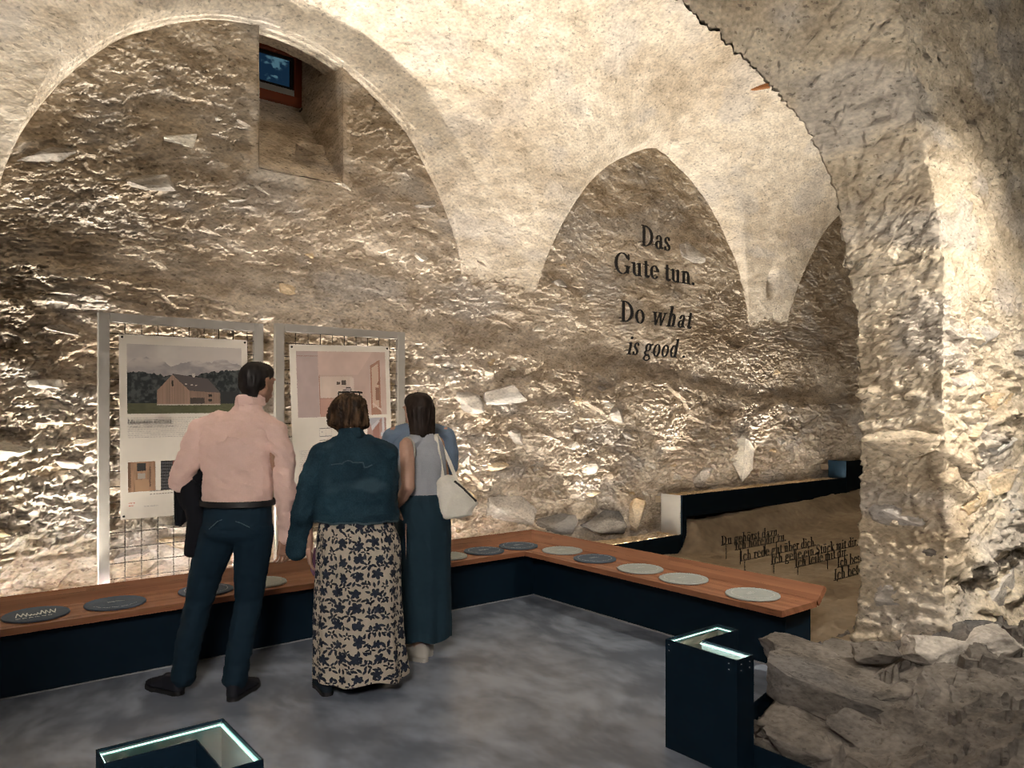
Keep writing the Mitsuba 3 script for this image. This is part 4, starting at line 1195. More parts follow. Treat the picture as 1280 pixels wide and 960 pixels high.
mat('mat_pink', (lambda c0, c1: bumped(folds, {'type': 'principled', 'base_color': proc(weave(c0, c1)), 'roughness': .85, 'specular': .2, 'sheen': .3}, 1.0, 2e-3))((.50, .345, .30), (.59, .42, .37)))
mat('mat_jeans', cloth((.0012, .0080, .0155), (.003, .014, .025)))
mat('mat_navy_jacket', cloth((.0015, .002, .004), (.003, .004, .007)))
mat('mat_navy_skirt', cloth((.005, .016, .026), (.010, .027, .040)))
mat('mat_grey_top', cloth((.20, .215, .24), (.27, .285, .31)))
mat('mat_blue_shirt', cloth((.09, .13, .19), (.13, .18, .25)))
mat('mat_dark_trousers', cloth((.003, .005, .008), (.007, .010, .014)))
mat('mat_leather', {'type': 'principled', 'base_color': proc(weave((.44, .42, .37), (.54, .52, .46), 30)), 'roughness': .55, 'specular': .35})
mat('mat_shoe_dark', rough((.006, .007, .011), .65, .25)); mat('mat_shoe_navy', rough((.005, .010, .016), .7, .2)); mat('mat_shoe_pale', rough((.30, .285, .26), .8, .2)); mat('mat_sole', rough((.30, .29, .27), .8))
mat('mat_belt', rough((.008, .008, .009), .45, .4)); mat('mat_phone', rough((.10, .045, .085), .4, .4)); mat('mat_eye', rough((.05, .03, .02), .2, .5))


def hair_fn(c0, c1, f):
    def fn(p, n, uv):
        a = fbm(p.x * f, p.y * f, p.z * f * .22, 3)
        return mix(c0, c1, smoothstep(.3, .75, a))
    return fn


def strands(p, n, uv):
    return .004 * fbm(p.x * 170, p.y * 170, p.z * 24, 3)


hairmat = lambda c0, c1, f=60: bumped(strands, {'type': 'principled', 'base_color': proc(hair_fn(c0, c1, f)), 'roughness': .5, 'specular': .15}, 1.0, 1e-3)
mat('mat_hair_black', hairmat((.006, .005, .005), (.014, .012, .011)))
mat('mat_hair_dark', hairmat((.008, .0055, .0045), (.020, .013, .010)))
mat('mat_hair_brown', hairmat((.010, .006, .004), (.060, .034, .018), 75))


def denim_fn(p, n, uv):
    a = fbm(p.x * 6, p.y * 6, p.z * 5, 4); b = noise(p.x * 260, p.y * 260, p.z * 130)
    c = mix((.0030, .0135, .0225), (.012, .034, .050), smoothstep(.25, .8, .7 * a + .3 * b))
    worn = smoothstep(.60, .75, fbm(p.x * 4 + 3, p.y * 4, p.z * 7, 3))
    return mix(c, (.028, .052, .068), .6 * worn)


mat('mat_denim', bumped(folds, {'type': 'principled', 'base_color': proc(denim_fn), 'roughness': .85, 'specular': .2, 'sheen': .3}, 1.0, 2e-3))
mat('mat_denim_edge', diff((.04, .06, .07)))


def floral(p, n, uv):
    """navy blossoms and leaves printed on cream; uv in metres round the skirt and up it"""
    c = mix((.25, .222, .182), (.31, .275, .228), fbm(uv.x * 30, uv.y * 30, 0.0, 3))
    ink = mi.Float(0)
    for g, (cell, ox, kind_) in enumerate(((.088, .0, 0), (.088, .044, 1), (.046, .0, 2), (.046, .023, 2))):
        gx = uv.x / cell + ox / cell; gy = uv.y / cell + ox * .9 / cell + (.5 if g == 3 else 0)
        ix, iy = dr.floor(gx), dr.floor(gy)
        r1, r2, r3 = cell_rand(ix, iy, 11 + g), cell_rand(ix, iy, 22 + g), cell_rand(ix, iy, 33 + g)
        x = (gx - ix - .5 - .34 * (r1 - .5)) * cell; y = (gy - iy - .5 - .34 * (r2 - .5)) * cell
        rad = dr.sqrt(x * x + y * y); th = dr.atan2(y, x) + 6.28 * r3
        if kind_ == 0: shape = (.022 + .011 * r2) * (.50 + .50 * dr.abs(dr.cos(2.5 * th)))
        elif kind_ == 1: shape = (.020 + .010 * r2) * (.16 + .84 * dr.power(dr.abs(dr.cos(2.5 * th + .3)), 1.7)) * dr.select(rad < .005, 0.0, 1.0)
        else:
            ca, sa = dr.cos(2.4 * r3 + .4), dr.sin(2.4 * r3 + .4)
            a, b = (x * ca + y * sa) / .016, (-x * sa + y * ca) / .0065
            ink = dr.select((a * a + dr.abs(b) < 1) & (r1 > .22), 1.0, ink); continue
        ink = dr.select(rad < shape, 1.0, ink)
    return mix(c, mix((.006, .009, .017), (.018, .024, .036), fbm(uv.x * 50, uv.y * 50, 2.0, 2)), ink)


mat('mat_floral', {'type': 'principled', 'base_color': proc(floral), 'roughness': .85, 'specular': .15, 'sheen': .2})


def shoe(heel, toe, w=.088, h=.085, toe_h=.045):
    """upper and sole of a low shoe, from the back of the heel to the tip"""
    heel, toe = np.array([*heel, 0.0]), np.array([*toe, 0.0])
    d = toe - heel; ln = np.linalg.norm(d); d /= ln; rt = np.array([d[1], -d[0], 0])
    P_ = lambda a, b, z: heel + d * a * ln + rt * b + np.array([0, 0, z])
    r = w / 2
    up = flesh([M3.batch_hull([ell(P_(.14, 0, .034), (r * .72, r * .72, .024)), ell(P_(.15, 0, h), (r * .66, r * .66, .018)), ell(P_(.42, 0, h * .92), (r * .60, r * .60, .018)), ell(P_(.45, 0, .036), (r * .78, r * .78, .024))]),
                M3.batch_hull([ell(P_(.42, 0, h * .86), (r * .55, r * .55, .016)), ell(P_(.45, 0, .036), (r * .80, r * .80, .024)), ell(P_(.70, 0, .036), (r, r, .024)), ell(P_(.70, 0, toe_h + .006), (r * .66, r * .66, .014)), ell(P_(.86, 0, .032), (r * .78, r * .74, .020))])], .012, 6)
    out_ = unary_union([Point(*P_(.16, 0, 0)[:2]).buffer(r * .80), Point(*P_(.80, 0, 0)[:2]).buffer(r * .96)]).convex_hull
    out_ = unary_union([out_.buffer(-.004), Point(*P_(.70, 0, 0)[:2]).buffer(r * 1.0), Point(*P_(.87, 0, 0)[:2]).buffer(r * .80)]).buffer(.01).buffer(-.01)
    return up, prism(out_, .0, .022)


def foot_bones(heel, toe, ankle_z=.09):
    heel, toe = o + np.array([*heel, .03]), o + np.array([*toe, .03])
    d = toe - heel
    return [bone((heel + d * .22 + [0, 0, ankle_z - .03], .034), (heel + d * .18, .026)), bone((heel + d * .25 + [0, 0, .03], .026), (heel + d * .72, (.032, .032, .018)))]


def skirt(rings, n=144, m=90, fold=(9, .012), seed=0, thick=.003):
    """rings: (z, cx, cy, rx, ry) from waist to hem; folds grow downwards; returns mesh, uv (metres)"""
    from scipy.interpolate import PchipInterpolator
    r = np.array(rings); od = np.argsort(r[:, 0])
    z = np.linspace(r[:, 0].max(), r[:, 0].min(), m)
    f = [PchipInterpolator(r[od, 0], r[od, k])(z) for k in range(1, 5)]
    th = np.linspace(0, 2 * np.pi, n)
    TH_, Zm = np.meshgrid(th, z, indexing='ij')
    k = np.linspace(0, 1, m)[None]
    w = fold[1] * (k ** 1.2) * (np.sin(fold[0] * TH_ + seed) + .6 * np.sin((fold[0] * 1.0 + 4) * np.round(1) * TH_ + 2.1 * seed + 1.0) + .5 * np.sin(3 * TH_ + seed * 3))
    w = w + .006 * nfbm(np.cos(TH_) * 2, np.sin(TH_) * 2, Zm * 5, 3, seed + 5)
    X_ = o[0] + f[0] + (f[2] + w) * np.cos(TH_); Y_ = o[1] + f[1] + (f[3] + w) * np.sin(TH_)
    Zm = Zm + .010 * np.sin(5 * TH_ + seed) * k ** 6
    circ = float(np.mean(f[2] + f[3])) * np.pi
    outer_ = np.stack([X_, Y_, Zm], -1)
    nin = np.stack([np.cos(TH_), np.sin(TH_), 0 * TH_], -1)
    inner = outer_ - nin * thick
    a = gridmesh(outer_); b = gridmesh(inner[:, ::-1]); hem = gridmesh(np.stack([outer_[:, -1], inner[:, -1]], 1))
    uv = np.stack([TH_ / (2 * np.pi) * circ, Zm], -1)
    return trimesh.util.concatenate([a, b, hem]), np.vstack([uv.reshape(-1, 2), uv[:, ::-1].reshape(-1, 2), np.stack([uv[:, -1], uv[:, -1]], 1).reshape(-1, 2)])


def hair_tex(t, amp, seed, fz=6, f=38):
    v = t.vertices
    ctr = v.mean(0)
    r = v - ctr; r[:, 2] *= .25
    d = r / (np.linalg.norm(r, axis=1, keepdims=True) + 1e-9)
    a = np.arctan2(r[:, 1], r[:, 0])
    k = meshkit.fbm(np.stack([np.cos(a) * f / 6, np.sin(a) * f / 6, v[:, 2] * fz], 1) + seed, 4, seed) - .5
    t.vertices = v + d * (k * 2 * amp)[:, None]
    return t


def project_seam(pts, mesh_, r=.0035):
    """a raised seam along points laid onto the nearest surface of a garment"""
    q, _, f = trimesh.proximity.closest_point(mesh_, np.array(pts))
    q = q + mesh_.face_normals[f] * .001
    return cat(*[rod(a, b, r, 6) for a, b in zip(q, q[1:])])


def eyes(c, R, parent, s=1.0):
    for x in (-.031, .031):
        part('eye', trimesh.creation.icosphere(subdivisions=2, radius=.0105 * s).apply_translation(on_head(c, R, [(x * s, .082 * s, .010 * s)])[0]), 'mat_eye', parent, smooth=True)


# ---- the man in the pink shirt
o = np.array([-1.50, 4.12, 0]); P = lambda x, y, z: o + np.array([x, y, z])
hc = P(.098, .02, 1.700)
HM, HR = head(hc, -.42, -.06)
Lh = hand(P(-.16, .30, 1.115), (.35, .9, -.1), (0, -.1, 1), 1, .5)
Rh = hand(P(.235, .075, .835), (-.10, .10, -1), (.75, -.65, 0), -1, .38)
MAN = thing('person', 'person with short black hair in a pink shirt and dark jeans, facing the posters', 'person')
trunk = flesh(chain((P(.085, .01, 1.66), .052), (P(.03, 0, 1.53), .056), (P(0, 0, 1.44), (.15, .085, .07)), (P(0, 0, 1.20), (.14, .085, .08)), (P(0, 0, .98), (.15, .09, .08)))
              + chain((P(-.17, 0, 1.46), .05), (P(-.285, -.02, 1.17), .04), (P(-.165, .29, 1.118), .028)) + chain((P(.17, 0, 1.46), .05), (P(.262, -.01, 1.12), .04), (P(.237, .07, .84), .027))
              + chain((P(-.09, 0, .93), .075), (P(-.225, .03, .50), .05), (P(-.305, 0, .10), .036)) + chain((P(.085, 0, .93), .075), (P(.045, .03, .50), .05), (P(.005, -.06, .10), .036))
              + foot_bones((-.285, -.03), (-.52, .10)) + foot_bones((.0, -.12), (.05, .13)), .022, 6)
body = join(trunk, HM, Lh, Rh)
scene[MAN] = mikit.ply(body, 'mat_skin', smooth=True)
eyes(hc, HR, MAN)
shirt = flesh(chain((P(0, 0, 1.055), (.188, .125, .03)), (P(0, -.005, 1.18), (.190, .128, .06)), (P(-.005, -.01, 1.37), (.205, .128, .09)), (P(-.0, -.005, 1.455), (.20, .105, .06)), (P(.045, .0, 1.545), (.085, .070, .02)), (P(.062, .0, 1.595), (.066, .062, .012)))
              + [bone((P(-.10, 0, 1.475), .075), (P(-.205, 0, 1.435), .066)), bone((P(.10, 0, 1.485), .075), (P(.200, 0, 1.435), .066))]
              + chain((P(-.20, 0, 1.435), .072), (P(-.255, -.015, 1.30), .068), (P(-.305, -.03, 1.165), .060)) + chain((P(-.305, -.03, 1.165), .060), (P(-.26, .10, 1.135), .058), (P(-.20, .20, 1.13), .045))
              + chain((P(.20, 0, 1.435), .070), (P(.250, -.005, 1.29), .062), (P(.262, -.01, 1.11), .056), (P(.250, .035, .97), .047), (P(.237, .07, .850), .037)), .013, 9)
shirt = crease(shirt, .014, 6, 6, 10, 3, lambda v: .35 + .65 * sst(1.35, 1.12, v[:, 2]) + .3 * (np.abs(v[:, 0] - o[0]) > .2))
shirt.vertices[:, 2] += .25 * (shirt.vertices[:, 0] - o[0]); shirt = crease(shirt, .009, 11, 11, 20, 4); shirt.vertices[:, 2] -= .25 * (shirt.vertices[:, 0] - o[0]); shirt = crease(shirt, .005, 26, 22, 40, 6)
part('shirt', shirt, 'mat_pink', MAN, smooth=True, label='pink long-sleeved shirt tucked in')
part('yoke_seam', project_seam([P(x, -.3, 1.452 - .02 * abs(x) / .15) for x in np.linspace(-.17, .17, 14)], shirt, .0028), 'mat_pink', MAN)
coll = flesh([bone((P(.030, -.058, 1.585), .012), (P(.025, -.055, 1.625), .010), (P(.095, -.052, 1.590), .012), (P(.100, -.048, 1.632), .010)), bone((P(.030, -.055, 1.585), .012), (P(.025, -.052, 1.625), .010), (P(-.012, .01, 1.580), .012), (P(-.008, .01, 1.62), .010)),
              bone((P(.095, -.052, 1.590), .012), (P(.100, -.048, 1.632), .010), (P(.135, .01, 1.585), .012), (P(.132, .015, 1.622), .010))], .01, 3)
part('collar', coll, 'mat_pink', MAN, smooth=True)
for s, q in ((1, P(.237, .07, .850)),):
    part('cuff', flesh(chain((q + [.003, -.004, .045], .042), (q + [-.001, .002, -.01], .040)), .012, 2), 'mat_pink', MAN, smooth=True)
jeans = flesh([bone((P(0, 0, 1.045), (.180, .120, .02)), (P(0, -.01, .93), (.185, .135, .06))), bone((P(-.075, -.03, .90), (.105, .11, .08)), (P(.075, -.03, .90), (.105, .11, .08)))]
              + chain((P(-.095, -.01, .88), .108), (P(-.175, .01, .68), .090), (P(-.225, .03, .50), .074), (P(-.275, .01, .28), .068), (P(-.298, -.005, .10), .066))
              + chain((P(.090, -.01, .88), .108), (P(.068, .01, .68), .090), (P(.048, .03, .50), .074), (P(.022, -.03, .28), .068), (P(.006, -.065, .10), .066)), .014, 8)
jeans = crease(jeans, .007, 7, 7, 16, 7, lambda v: .4 + .6 * sst(.8, .55, v[:, 2]))
jeans = crease(jeans, .005, 16, 16, 34, 8, lambda v: sst(.45, .15, v[:, 2]))
JE = part('jeans', jeans, 'mat_jeans', MAN, smooth=True, label='dark blue jeans')
th = np.linspace(0, 2 * np.pi, 97)
belt = gridmesh(np.stack([np.stack([o[0] + (rr + .016) * np.cos(th), o[1] - .003 + (rr - .186 + .146) * np.sin(th), 0 * th + z], -1) for rr, z in ((.186, 1.033), (.190, 1.034), (.190, 1.064), (.186, 1.065))], 1))
for sx in (-1, 1):
    part('pocket_seam', project_seam([P(sx * a, -.25, z) for a, z in ((.045, .985), (.10, .978), (.155, .985))], jeans, .0025), 'mat_denim_edge', JE)
part('belt', belt, 'mat_belt', MAN, smooth=35, label='black leather belt')
for nm, hl, tt_ in (('shoe', (-.285, -.035), (-.545, .105)), ('shoe', (.0, -.135), (.055, .135))):
    u, so = shoe(o[:2] + hl, o[:2] + tt_, .098, .095)
    k = part(nm, u, 'mat_shoe_dark', MAN, smooth=True); part('sole', so, 'mat_belt', k, smooth=35)
hr = flesh([M3.batch_hull([ell((0, -.022, .036), (.081, .090, .082)), ell((0, .035, .060), (.070, .055, .056)), ell((0, -.060, -.02), (.068, .045, .05))]), M3.batch_hull([ell((0, -.055, -.045), (.058, .036, .03)), ell((0, -.05, -.078), (.046, .026, .014))])], .010, 4)
hr = hair_tex(hr, .006, 2)
hr.apply_transform(HR); hr.apply_translation(hc)
part('hair', hr, 'mat_hair_black', MAN, smooth=True, label='short black hair')
# the jacket over his forearm
JK = thing('jacket', 'folded navy jacket hanging over the forearm of the person in the pink shirt', 'jacket')
nj, mj = 46, 60
aj, bj = np.meshgrid(np.linspace(0, 1, nj), np.linspace(0, 1, mj), indexing='ij')          # a along the forearm, b over it and down both sides
ax_ = np.array([-.300, .0]) * (1 - aj[..., None]) + np.array([-.19, .20]) * aj[..., None]
lenf = .40 - .05 * aj + .02 * np.sin(aj * 9)
hang = np.clip(np.abs(bj - .5) * 2 - .16, 0, 1) / .84
sgn = np.sign(bj - .5)
th_ = np.clip((bj - .5) / .08, -1, 1) * (math.pi / 2)
wide = .068 + .012 * np.sin(aj * 11 + bj * 5) * hang
dirn = np.array([.88, -.48])
xj = ax_[..., 0] + dirn[0] * np.sin(th_) * wide + .09 * hang * (sgn > 0) * .8 - .0 * hang + .028 * hang * np.sin(aj * 14) * .5
yj = ax_[..., 1] + dirn[1] * np.sin(th_) * wide + .012 * hang * np.sin(aj * 17 + 1)
zj = 1.165 + .066 * np.cos(th_) - np.where(sgn > 0, lenf, lenf * .62) * hang + .01 * nfbm(aj * 4, bj * 4, 0, 3, 3)
jo = np.stack([o[0] + xj, o[1] + yj, zj], -1)
jn = np.stack([dirn[0] * np.sin(th_), dirn[1] * np.sin(th_), np.cos(th_)], -1)
jk = cat(gridmesh(jo + jn * .010), gridmesh((jo - jn * .004)[:, ::-1]))
part('cloth', jk, 'mat_navy_jacket', JK, smooth=50)
part('sleeve', flesh(chain((P(-.255, -.03, 1.13), (.05, .05, .05)), (P(-.215, -.035, .95), (.048, .04, .05)), (P(-.235, -.03, .77), (.05, .035, .02))), .02, 5), 'mat_navy_jacket', JK, smooth=True)
part('sleeve', flesh(chain((P(-.31, .04, 1.12), (.05, .05, .05)), (P(-.285, .04, 1.03), (.05, .05, .04))), .02, 5), 'mat_navy_jacket', JK, smooth=True)

# ---- the woman in the denim jacket
o = np.array([-.865, 4.18, 0])
hc = P(-.045, .05, 1.535)
HM, HR = head(hc, -.10, -.10, .95)
Lh = hand(P(-.275, .02, .775), (.12, .15, -1), (-.9, -.3, 0), 1, .42, .92)
Rh = hand(P(.125, .30, 1.02), (-.5, .7, .2), (0, -.2, 1), -1, .5, .92)
WD = thing('person', 'person with a short brown bob in a denim jacket and a long floral skirt', 'person')
trunk = flesh(chain((P(-.04, .03, 1.49), .046), (P(-.02, 0, 1.41), .052), (P(0, 0, 1.30), (.14, .085, .07)), (P(0, 0, 1.08), (.14, .09, .08)), (P(0, 0, .90), (.16, .10, .08)))
              + chain((P(-.16, 0, 1.33), .048), (P(-.275, -.03, 1.04), .038), (P(-.272, .015, .79), .026)) + chain((P(.15, 0, 1.33), .046), (P(.170, .06, 1.06), .038), (P(.13, .28, 1.02), .026))
              + chain((P(-.085, 0, .86), .08), (P(-.10, .03, .46), .052), (P(-.13, -.02, .10), .036)) + chain((P(.085, 0, .86), .08), (P(.09, .06, .46), .052), (P(.07, .10, .10), .036))
              + foot_bones((-.13, -.09), (-.24, .12)) + foot_bones((.06, .05), (.10, .28)), .022, 6)
scene[WD] = mikit.ply(join(trunk, HM, Lh, Rh), 'mat_skin_pale', smooth=True)
eyes(hc, HR, WD, .95)
jac = flesh(chain((P(0, .0, .965), (.238, .155, .02)), (P(0, 0, 1.10), (.226, .150, .05)), (P(0, -.005, 1.27), (.212, .135, .07)), (P(-.01, -.005, 1.345), (.165, .095, .045)), (P(-.025, .0, 1.405), (.080, .070, .02)), (P(-.03, .005, 1.435), (.066, .062, .012)))
            + [bone((P(-.08, 0, 1.355), .062), (P(-.19, -.005, 1.305), .062)), bone((P(.06, 0, 1.355), .062), (P(.175, -.005, 1.305), .062))]
            + chain((P(-.19, 0, 1.305), .068), (P(-.245, -.03, 1.16), .070), (P(-.285, -.03, 1.00), .066), (P(-.318, .0, .86), .060), (P(-.335, .01, .785), .058))
            + chain((P(.165, 0, 1.30), .064), (P(.172, .03, 1.16), .060), (P(.165, .09, 1.02), .056), (P(.14, .19, .985), .052)), .014, 9)
jac = crease(jac, .009, 7, 7, 5, 11); jac = crease(jac, .008, 14, 14, 16, 12)
JD = part('jacket', jac, 'mat_denim', WD, smooth=True, label='blue denim jacket over the shoulders')
th = np.linspace(0, 2 * np.pi, 121)


def band(z0, z1, rx, ry, cx=0, cy=0, out=.004, wav=0.0):
    zz_ = wav * np.sin(th * 7) + wav * .6 * np.sin(th * 17 + 1)
    return gridmesh(np.stack([np.stack([o[0] + cx + (rx + d) * np.cos(th), o[1] + cy + (ry + d) * np.sin(th), zz_ + z], -1) for d, z in ((-.02, z0), (out, z0 + .002), (out, z1), (-.02, z1 + .002))], 1))


part('waistband', band(.947, .985, .236, .152, wav=.003), 'mat_denim', JD, smooth=35)
part('frayed_edge', band(.936, .948, .232, .148, wav=.004), 'mat_denim_edge', JD, smooth=35)


part('seam', project_seam([P(x, -.3, 1.305 - .035 * abs(x) / .15) for x in np.linspace(-.17, .16, 14)], jac), 'mat_denim_edge', JD, label='yoke seam')
part('collar', flesh([bone((P(-.085, -.052, 1.40), .012), (P(-.075, -.046, 1.442), .011), (P(.03, -.052, 1.405), .012), (P(.022, -.045, 1.445), .011)), bone((P(-.085, -.052, 1.40), .012), (P(-.075, -.046, 1.442), .011), (P(-.10, .03, 1.40), .012)), bone((P(.03, -.052, 1.405), .012), (P(.022, -.045, 1.445), .011), (P(.045, .03, 1.40), .012))], .01, 3), 'mat_denim', JD, smooth=True)
part('cuff', flesh([bone((P(-.327, .006, .825), .062), (P(-.336, .010, .772), .061))], .015, 3), 'mat_denim', JD, smooth=True)
sk, uv = skirt([(1.02, 0, 0, .165, .12), (.93, .0, 0, .205, .145), (.80, .012, 0, .232, .165), (.55, .010, .0, .240, .18), (.30, .012, .01, .248, .20), (.085, .020, .02, .262, .225)], fold=(8, .011), seed=1)
part('skirt', sk, 'mat_floral', WD, smooth=True, uv=uv, label='long cream skirt with dark blossoms')
for hl, tt_ in (((-.125, -.115), (-.245, .115)), ((.055, .035), (.105, .28))):
    u, so = shoe(o[:2] + hl, o[:2] + tt_, .094, .09)
    k = part('shoe', u, 'mat_shoe_navy', WD, smooth=True); part('sole', so, 'mat_belt', k, smooth=35)
hr = flesh([M3.batch_hull([ell((0, -.028, .036), (.092, .096, .072)), ell((0, .020, .055), (.080, .060, .050))]), M3.batch_hull([ell((0, -.030, .02), (.102, .092, .05)), ell((-.03, -.03, -.065), (.088, .072, .03)), ell((.04, -.025, -.07), (.078, .068, .03))]),
            M3.batch_hull([ell((-.03, -.04, -.05), (.085, .06, .03)), ell((.01, -.035, -.102), (.066, .046, .02))])], .009, 3)
hr = hair_tex(hr, .028, 5, 4, 60)
hr.apply_transform(HR); hr.apply_translation(hc)
part('hair', hr, 'mat_hair_brown', WD, smooth=True, label='brown bob with lighter strands')
gl = [bone((a, .0035), (b, .0035)) for a, b in (((-.062, -.03, .112), (-.058, -.035, .095)), ((.062, -.03, .112), (.060, -.035, .095)))] + [M3.batch_hull([ell((s * .010, -.02, .118), .004), ell((s * .062, -.022, .116), .004), ell((s * .058, .02, .118), .004), ell((s * .014, .022, .121), .004)]) for s in (-1, 1)] + [bone(((-.012, .0, .120), .003), ((.012, .0, .120), .003))]
gm = flesh(gl, .02, 0); gm.apply_transform(HR); gm.apply_translation(hc)
part('sunglasses', gm, 'mat_belt', WD, smooth=40, label='dark sunglasses pushed up into the hair')
solo('phone', bevel_box((-.006, -.038, -.07), (.006, .038, .07), .004).apply_transform(trimesh.transformations.euler_matrix(.25, .1, .5)).apply_translation(P(-.245, .045, .70)), 'mat_phone', 'dark plum phone held in the hand of the person in denim', 'phone', smooth=35)

# ---- the woman in the grey sleeveless top
o = np.array([-.565, 4.72, 0])
yw = .95
hc = P(-.03, .02, 1.548)
HM, HR = head(hc, .85, -.05, .96)
TW = np.array([[math.cos(yw), -math.sin(yw), 0], [math.sin(yw), math.cos(yw), 0], [0, 0, 1]])
Q = lambda x, y, z: o + TW @ np.array([x, y, z])
Lh = hand(Q(-.195, .035, .965), (.30, .45, -.85), (-.8, -.35, .1), 1, .30, .90)
Rh = hand(Q(.22, .24, 1.03), (-.4, .8, 0), (.3, 0, 1), -1, .5, .90)
WG = thing('person', 'person with straight dark hair in a grey sleeveless top and long navy skirt', 'person')
trunk = flesh(chain((Q(-.01, .015, 1.49), .044), (Q(0, 0, 1.40), .048), (Q(0, 0, 1.32), (.125, .075, .06)), (Q(0, 0, 1.10), (.125, .08, .08)), (Q(0, 0, .92), (.15, .095, .08)))
              + chain((Q(-.145, -.01, 1.335), .048), (Q(-.205, -.075, 1.09), .040), (Q(-.20, -.02, 1.02), .034), (Q(-.195, .03, .975), .026)) + chain((Q(.145, 0, 1.335), .046), (Q(.215, .0, 1.08), .038), (Q(.22, .22, 1.03), .026))
              + chain((Q(-.08, 0, .88), .08), (Q(-.07, .02, .48), .052), (Q(-.05, 0, .22), .045), (Q(-.045, -.01, .09), .034)) + chain((Q(.08, 0, .88), .08), (Q(.06, .04, .48), .052), (Q(.045, .045, .22), .045), (Q(.045, .045, .09), .034))
              + foot_bones(TW[:2, :2] @ (-.045, -.06), TW[:2, :2] @ (-.07, .18)) + foot_bones(TW[:2, :2] @ (.045, -.01), TW[:2, :2] @ (.06, .23)), .020, 6)
scene[WG] = mikit.ply(join(trunk, HM, Lh, Rh), 'mat_skin_pale', smooth=True)
eyes(hc, HR, WG, .96)
top = flesh(chain((Q(0, 0, .965), (.172, .128, .018)), (Q(0, 0, 1.06), (.165, .122, .05)), (Q(0, -.005, 1.24), (.150, .110, .06)), (Q(0, -.005, 1.335), (.128, .085, .045)), (Q(0, 0, 1.405), (.066, .060, .012)))
            + [bone((Q(-.05, -.005, 1.375), .045), (Q(-.118, -.008, 1.345), .040)), bone((Q(.05, -.005, 1.375), .045), (Q(.118, -.005, 1.345), .040))], .013, 7)
top = crease(top, .009, 16, 16, 2.2, 21)
part('top', top, 'mat_grey_top', WG, smooth=True, label='pale grey sleeveless top')
ah = []
for sgn_ in (-1,):
    c0 = Q(-.118, -.01, 1.30); a = np.linspace(0, 2 * np.pi, 25)
    pts = np.array([c0 + TW @ np.array([-.025, .062 * math.cos(k), .085 * math.sin(k)]) for k in a])
    ah = [rod(p_, q_, .006, 6) for p_, q_ in zip(pts, pts[1:])]
part('armhole_trim', cat(*ah), 'mat_shoe_pale', WG, smooth=True)
sk, uv = skirt([(1.03, 0, 0, .150, .125), (.93, 0, 0, .172, .150), (.80, .0, 0, .182, .165), (.5, .0, 0, .182, .168), (.13, .0, .02, .178, .170)], fold=(6, .009), seed=3)
part('skirt', sk, 'mat_navy_skirt', WG, smooth=True, uv=uv, label='long navy skirt')
for a, b in (((-.045, -.095), (-.075, .145)), ((.050, -.045), (.065, .195))):
    u, so = shoe(o[:2] + TW[:2, :2] @ a, o[:2] + TW[:2, :2] @ b, .088, .095, .05)
    k = part('shoe', u, 'mat_shoe_pale', WG, smooth=True, label='pale canvas shoe'); part('sole', so, 'mat_sole', k, smooth=35)
hr = flesh([M3.batch_hull([ell((0, -.020, .042), (.083, .092, .074)), ell((0, .030, .062), (.070, .055, .050))]), M3.batch_hull([ell((0, -.028, .02), (.090, .088, .05)), ell((0, -.040, -.10), (.088, .062, .03)), ell((0, -.042, -.165), (.088, .052, .012))])], .010, 3)
hr = hair_tex(hr, .008, 8, 1.5, 50)
hr.apply_transform(HR); hr.apply_translation(hc)
part('hair', hr, 'mat_hair_dark', WG, smooth=True, label='straight dark shoulder-length hair')
# her bag
BG = thing('handbag', 'pale grey leather shoulder bag on the person in the grey top', 'handbag')
bagc = np.array([-.335, 4.66, 0])
Bp = lambda x, y, z: bagc + np.array([x, y, z])
bag = flesh([M3.batch_hull([ell(Bp(-.11, 0, .925), (.035, .040, .03)), ell(Bp(.095, 0, .975), (.03, .03, .025)), ell(Bp(.05, 0, .925), (.03, .045, .03)), ell(Bp(-.06, 0, 1.13), (.03, .022, .02)), ell(Bp(-.12, .0, 1.10), (.03, .03, .03)), ell(Bp(-.02, 0, 1.10), (.03, .022, .02))]),
             M3.batch_hull([ell(Bp(-.06, 0, .895), (.06, .045, .02)), ell(Bp(.04, 0, .91), (.05, .045, .02)), ell(Bp(0, 0, 1.0), (.08, .05, .05))])], .012, 8)
bag = crease(bag, .008, 16, 10, 5, 31)
part('body', bag, 'mat_leather', BG, smooth=True)
sp = np.array([Bp(-.10, -.01, 1.10), Bp(-.115, -.005, 1.20), Bp(-.135, -.005, 1.30), Bp(-.150, .02, 1.385), Bp(-.150, .07, 1.395), Bp(-.125, .10, 1.33), Bp(-.07, .08, 1.22), Bp(-.02, .02, 1.11)])
part('strap', cat(*[trimesh.convex.convex_hull(np.vstack([p_ + np.array(d_) * [.011, .004, .004] for p_ in (a, b) for d_ in np.ndindex(3, 3, 3)])) for a, b in zip(sp, sp[1:])]), 'mat_leather', BG, smooth=35)
bd = np.array([Bp(-.02, -.03, 1.115), Bp(.03, -.03, 1.075), Bp(.075, -.03, 1.03), Bp(.115, -.02, .99)])
part('zip', cat(*[rod(a, b, .006, 6) for a, b in zip(bd, bd[1:])]), 'mat_belt', BG, label='dark edge along the opening')

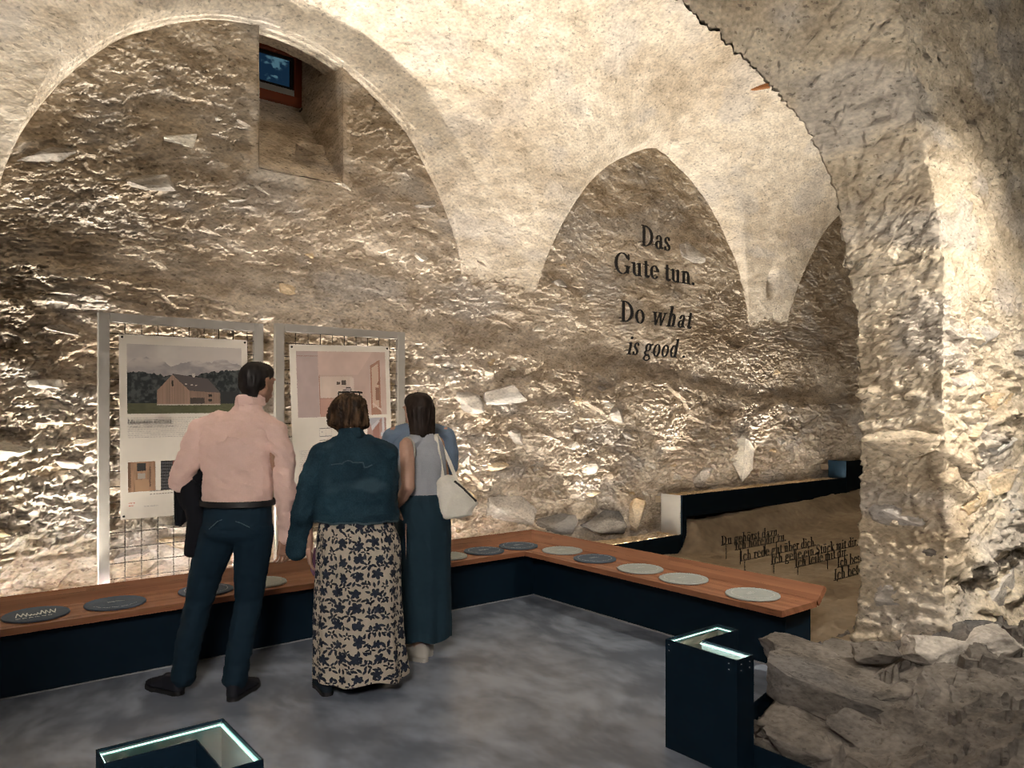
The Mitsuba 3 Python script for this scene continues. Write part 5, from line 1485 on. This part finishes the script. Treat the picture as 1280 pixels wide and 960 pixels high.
# ---- the man in the blue shirt, mostly hidden behind her
o = np.array([-.640, 5.22, 0])
hc = P(-.02, .12, 1.555)
HM, HR = head(hc, .3, -.35)
Lh = hand(P(-.17, .31, 1.10), (.5, .8, -.1), (0, -.1, 1), 1, .5)
Rh = hand(P(.12, .32, 1.10), (-.5, .8, -.1), (0, -.1, 1), -1, .5)
MB = thing('person', 'person in a blue shirt and dark trousers half hidden behind the grey top', 'person')
trunk = flesh(chain((P(-.02, .08, 1.52), .05), (P(-.01, .03, 1.45), .055), (P(0, 0, 1.36), (.15, .085, .07)), (P(0, 0, 1.15), (.14, .085, .08)), (P(0, 0, .95), (.15, .09, .08)))
              + chain((P(-.17, 0, 1.39), .05), (P(-.24, -.02, 1.12), .04), (P(-.175, .29, 1.10), .028)) + chain((P(.17, 0, 1.39), .05), (P(.215, .0, 1.14), .04), (P(.125, .30, 1.10), .028))
              + chain((P(-.09, 0, .90), .075), (P(-.09, .02, .48), .05), (P(-.08, 0, .10), .036)) + chain((P(.085, 0, .90), .075), (P(.10, .02, .48), .05), (P(.125, 0, .10), .036))
              + foot_bones((-.08, -.06), (-.12, .2)) + foot_bones((.125, -.06), (.16, .2)), .022, 6)
scene[MB] = mikit.ply(join(trunk, HM, Lh, Rh), 'mat_skin_pale', smooth=True)
eyes(hc, HR, MB)
sh_ = flesh(chain((P(0, 0, 1.0), (.18, .125, .03)), (P(0, 0, 1.15), (.182, .125, .06)), (P(0, -.005, 1.32), (.190, .125, .08)), (P(0, 0, 1.40), (.15, .09, .04)), (P(-.01, .02, 1.475), (.068, .065, .012)))
            + chain((P(-.10, 0, 1.395), .066), (P(-.19, 0, 1.365), .066), (P(-.235, -.01, 1.23), .062), (P(-.25, -.02, 1.12), .056), (P(-.20, .2, 1.10), .044))
            + chain((P(.10, 0, 1.395), .066), (P(.178, 0, 1.365), .068), (P(.205, -.01, 1.26), .064), (P(.210, .0, 1.16), .060), (P(.15, .2, 1.11), .046)), .015, 8)
part('shirt', crease(sh_, .008, 8, 8, 10, 41), 'mat_blue_shirt', MB, smooth=True, label='blue shirt')
tr = flesh([bone((P(0, 0, 1.01), (.172, .115, .02)), (P(0, -.01, .90), (.178, .13, .06)))] + chain((P(-.09, 0, .86), .105), (P(-.09, .02, .48), .078), (P(-.08, -.005, .09), .066)) + chain((P(.088, 0, .86), .105), (P(.102, .02, .48), .078), (P(.122, -.005, .09), .066)), .016, 7)
part('trousers', crease(tr, .006, 8, 8, 14, 42), 'mat_dark_trousers', MB, smooth=True)
for a, b in (((-.08, -.09), (-.12, .19)), ((.125, -.09), (.165, .19))):
    u, so = shoe(o[:2] + a, o[:2] + b, .098, .09)
    k = part('shoe', u, 'mat_shoe_dark', MB, smooth=True); part('sole', so, 'mat_sole', k, smooth=35, label='pale sole')
hr = flesh([M3.batch_hull([ell((0, -.022, .036), (.080, .088, .080)), ell((0, .035, .060), (.068, .052, .054)), ell((0, -.058, -.02), (.066, .042, .05))])], .012, 3)
hr.apply_transform(HR); hr.apply_translation(hc)
part('hair', hair_tex(hr, .005, 3), 'mat_hair_dark', MB, smooth=True)
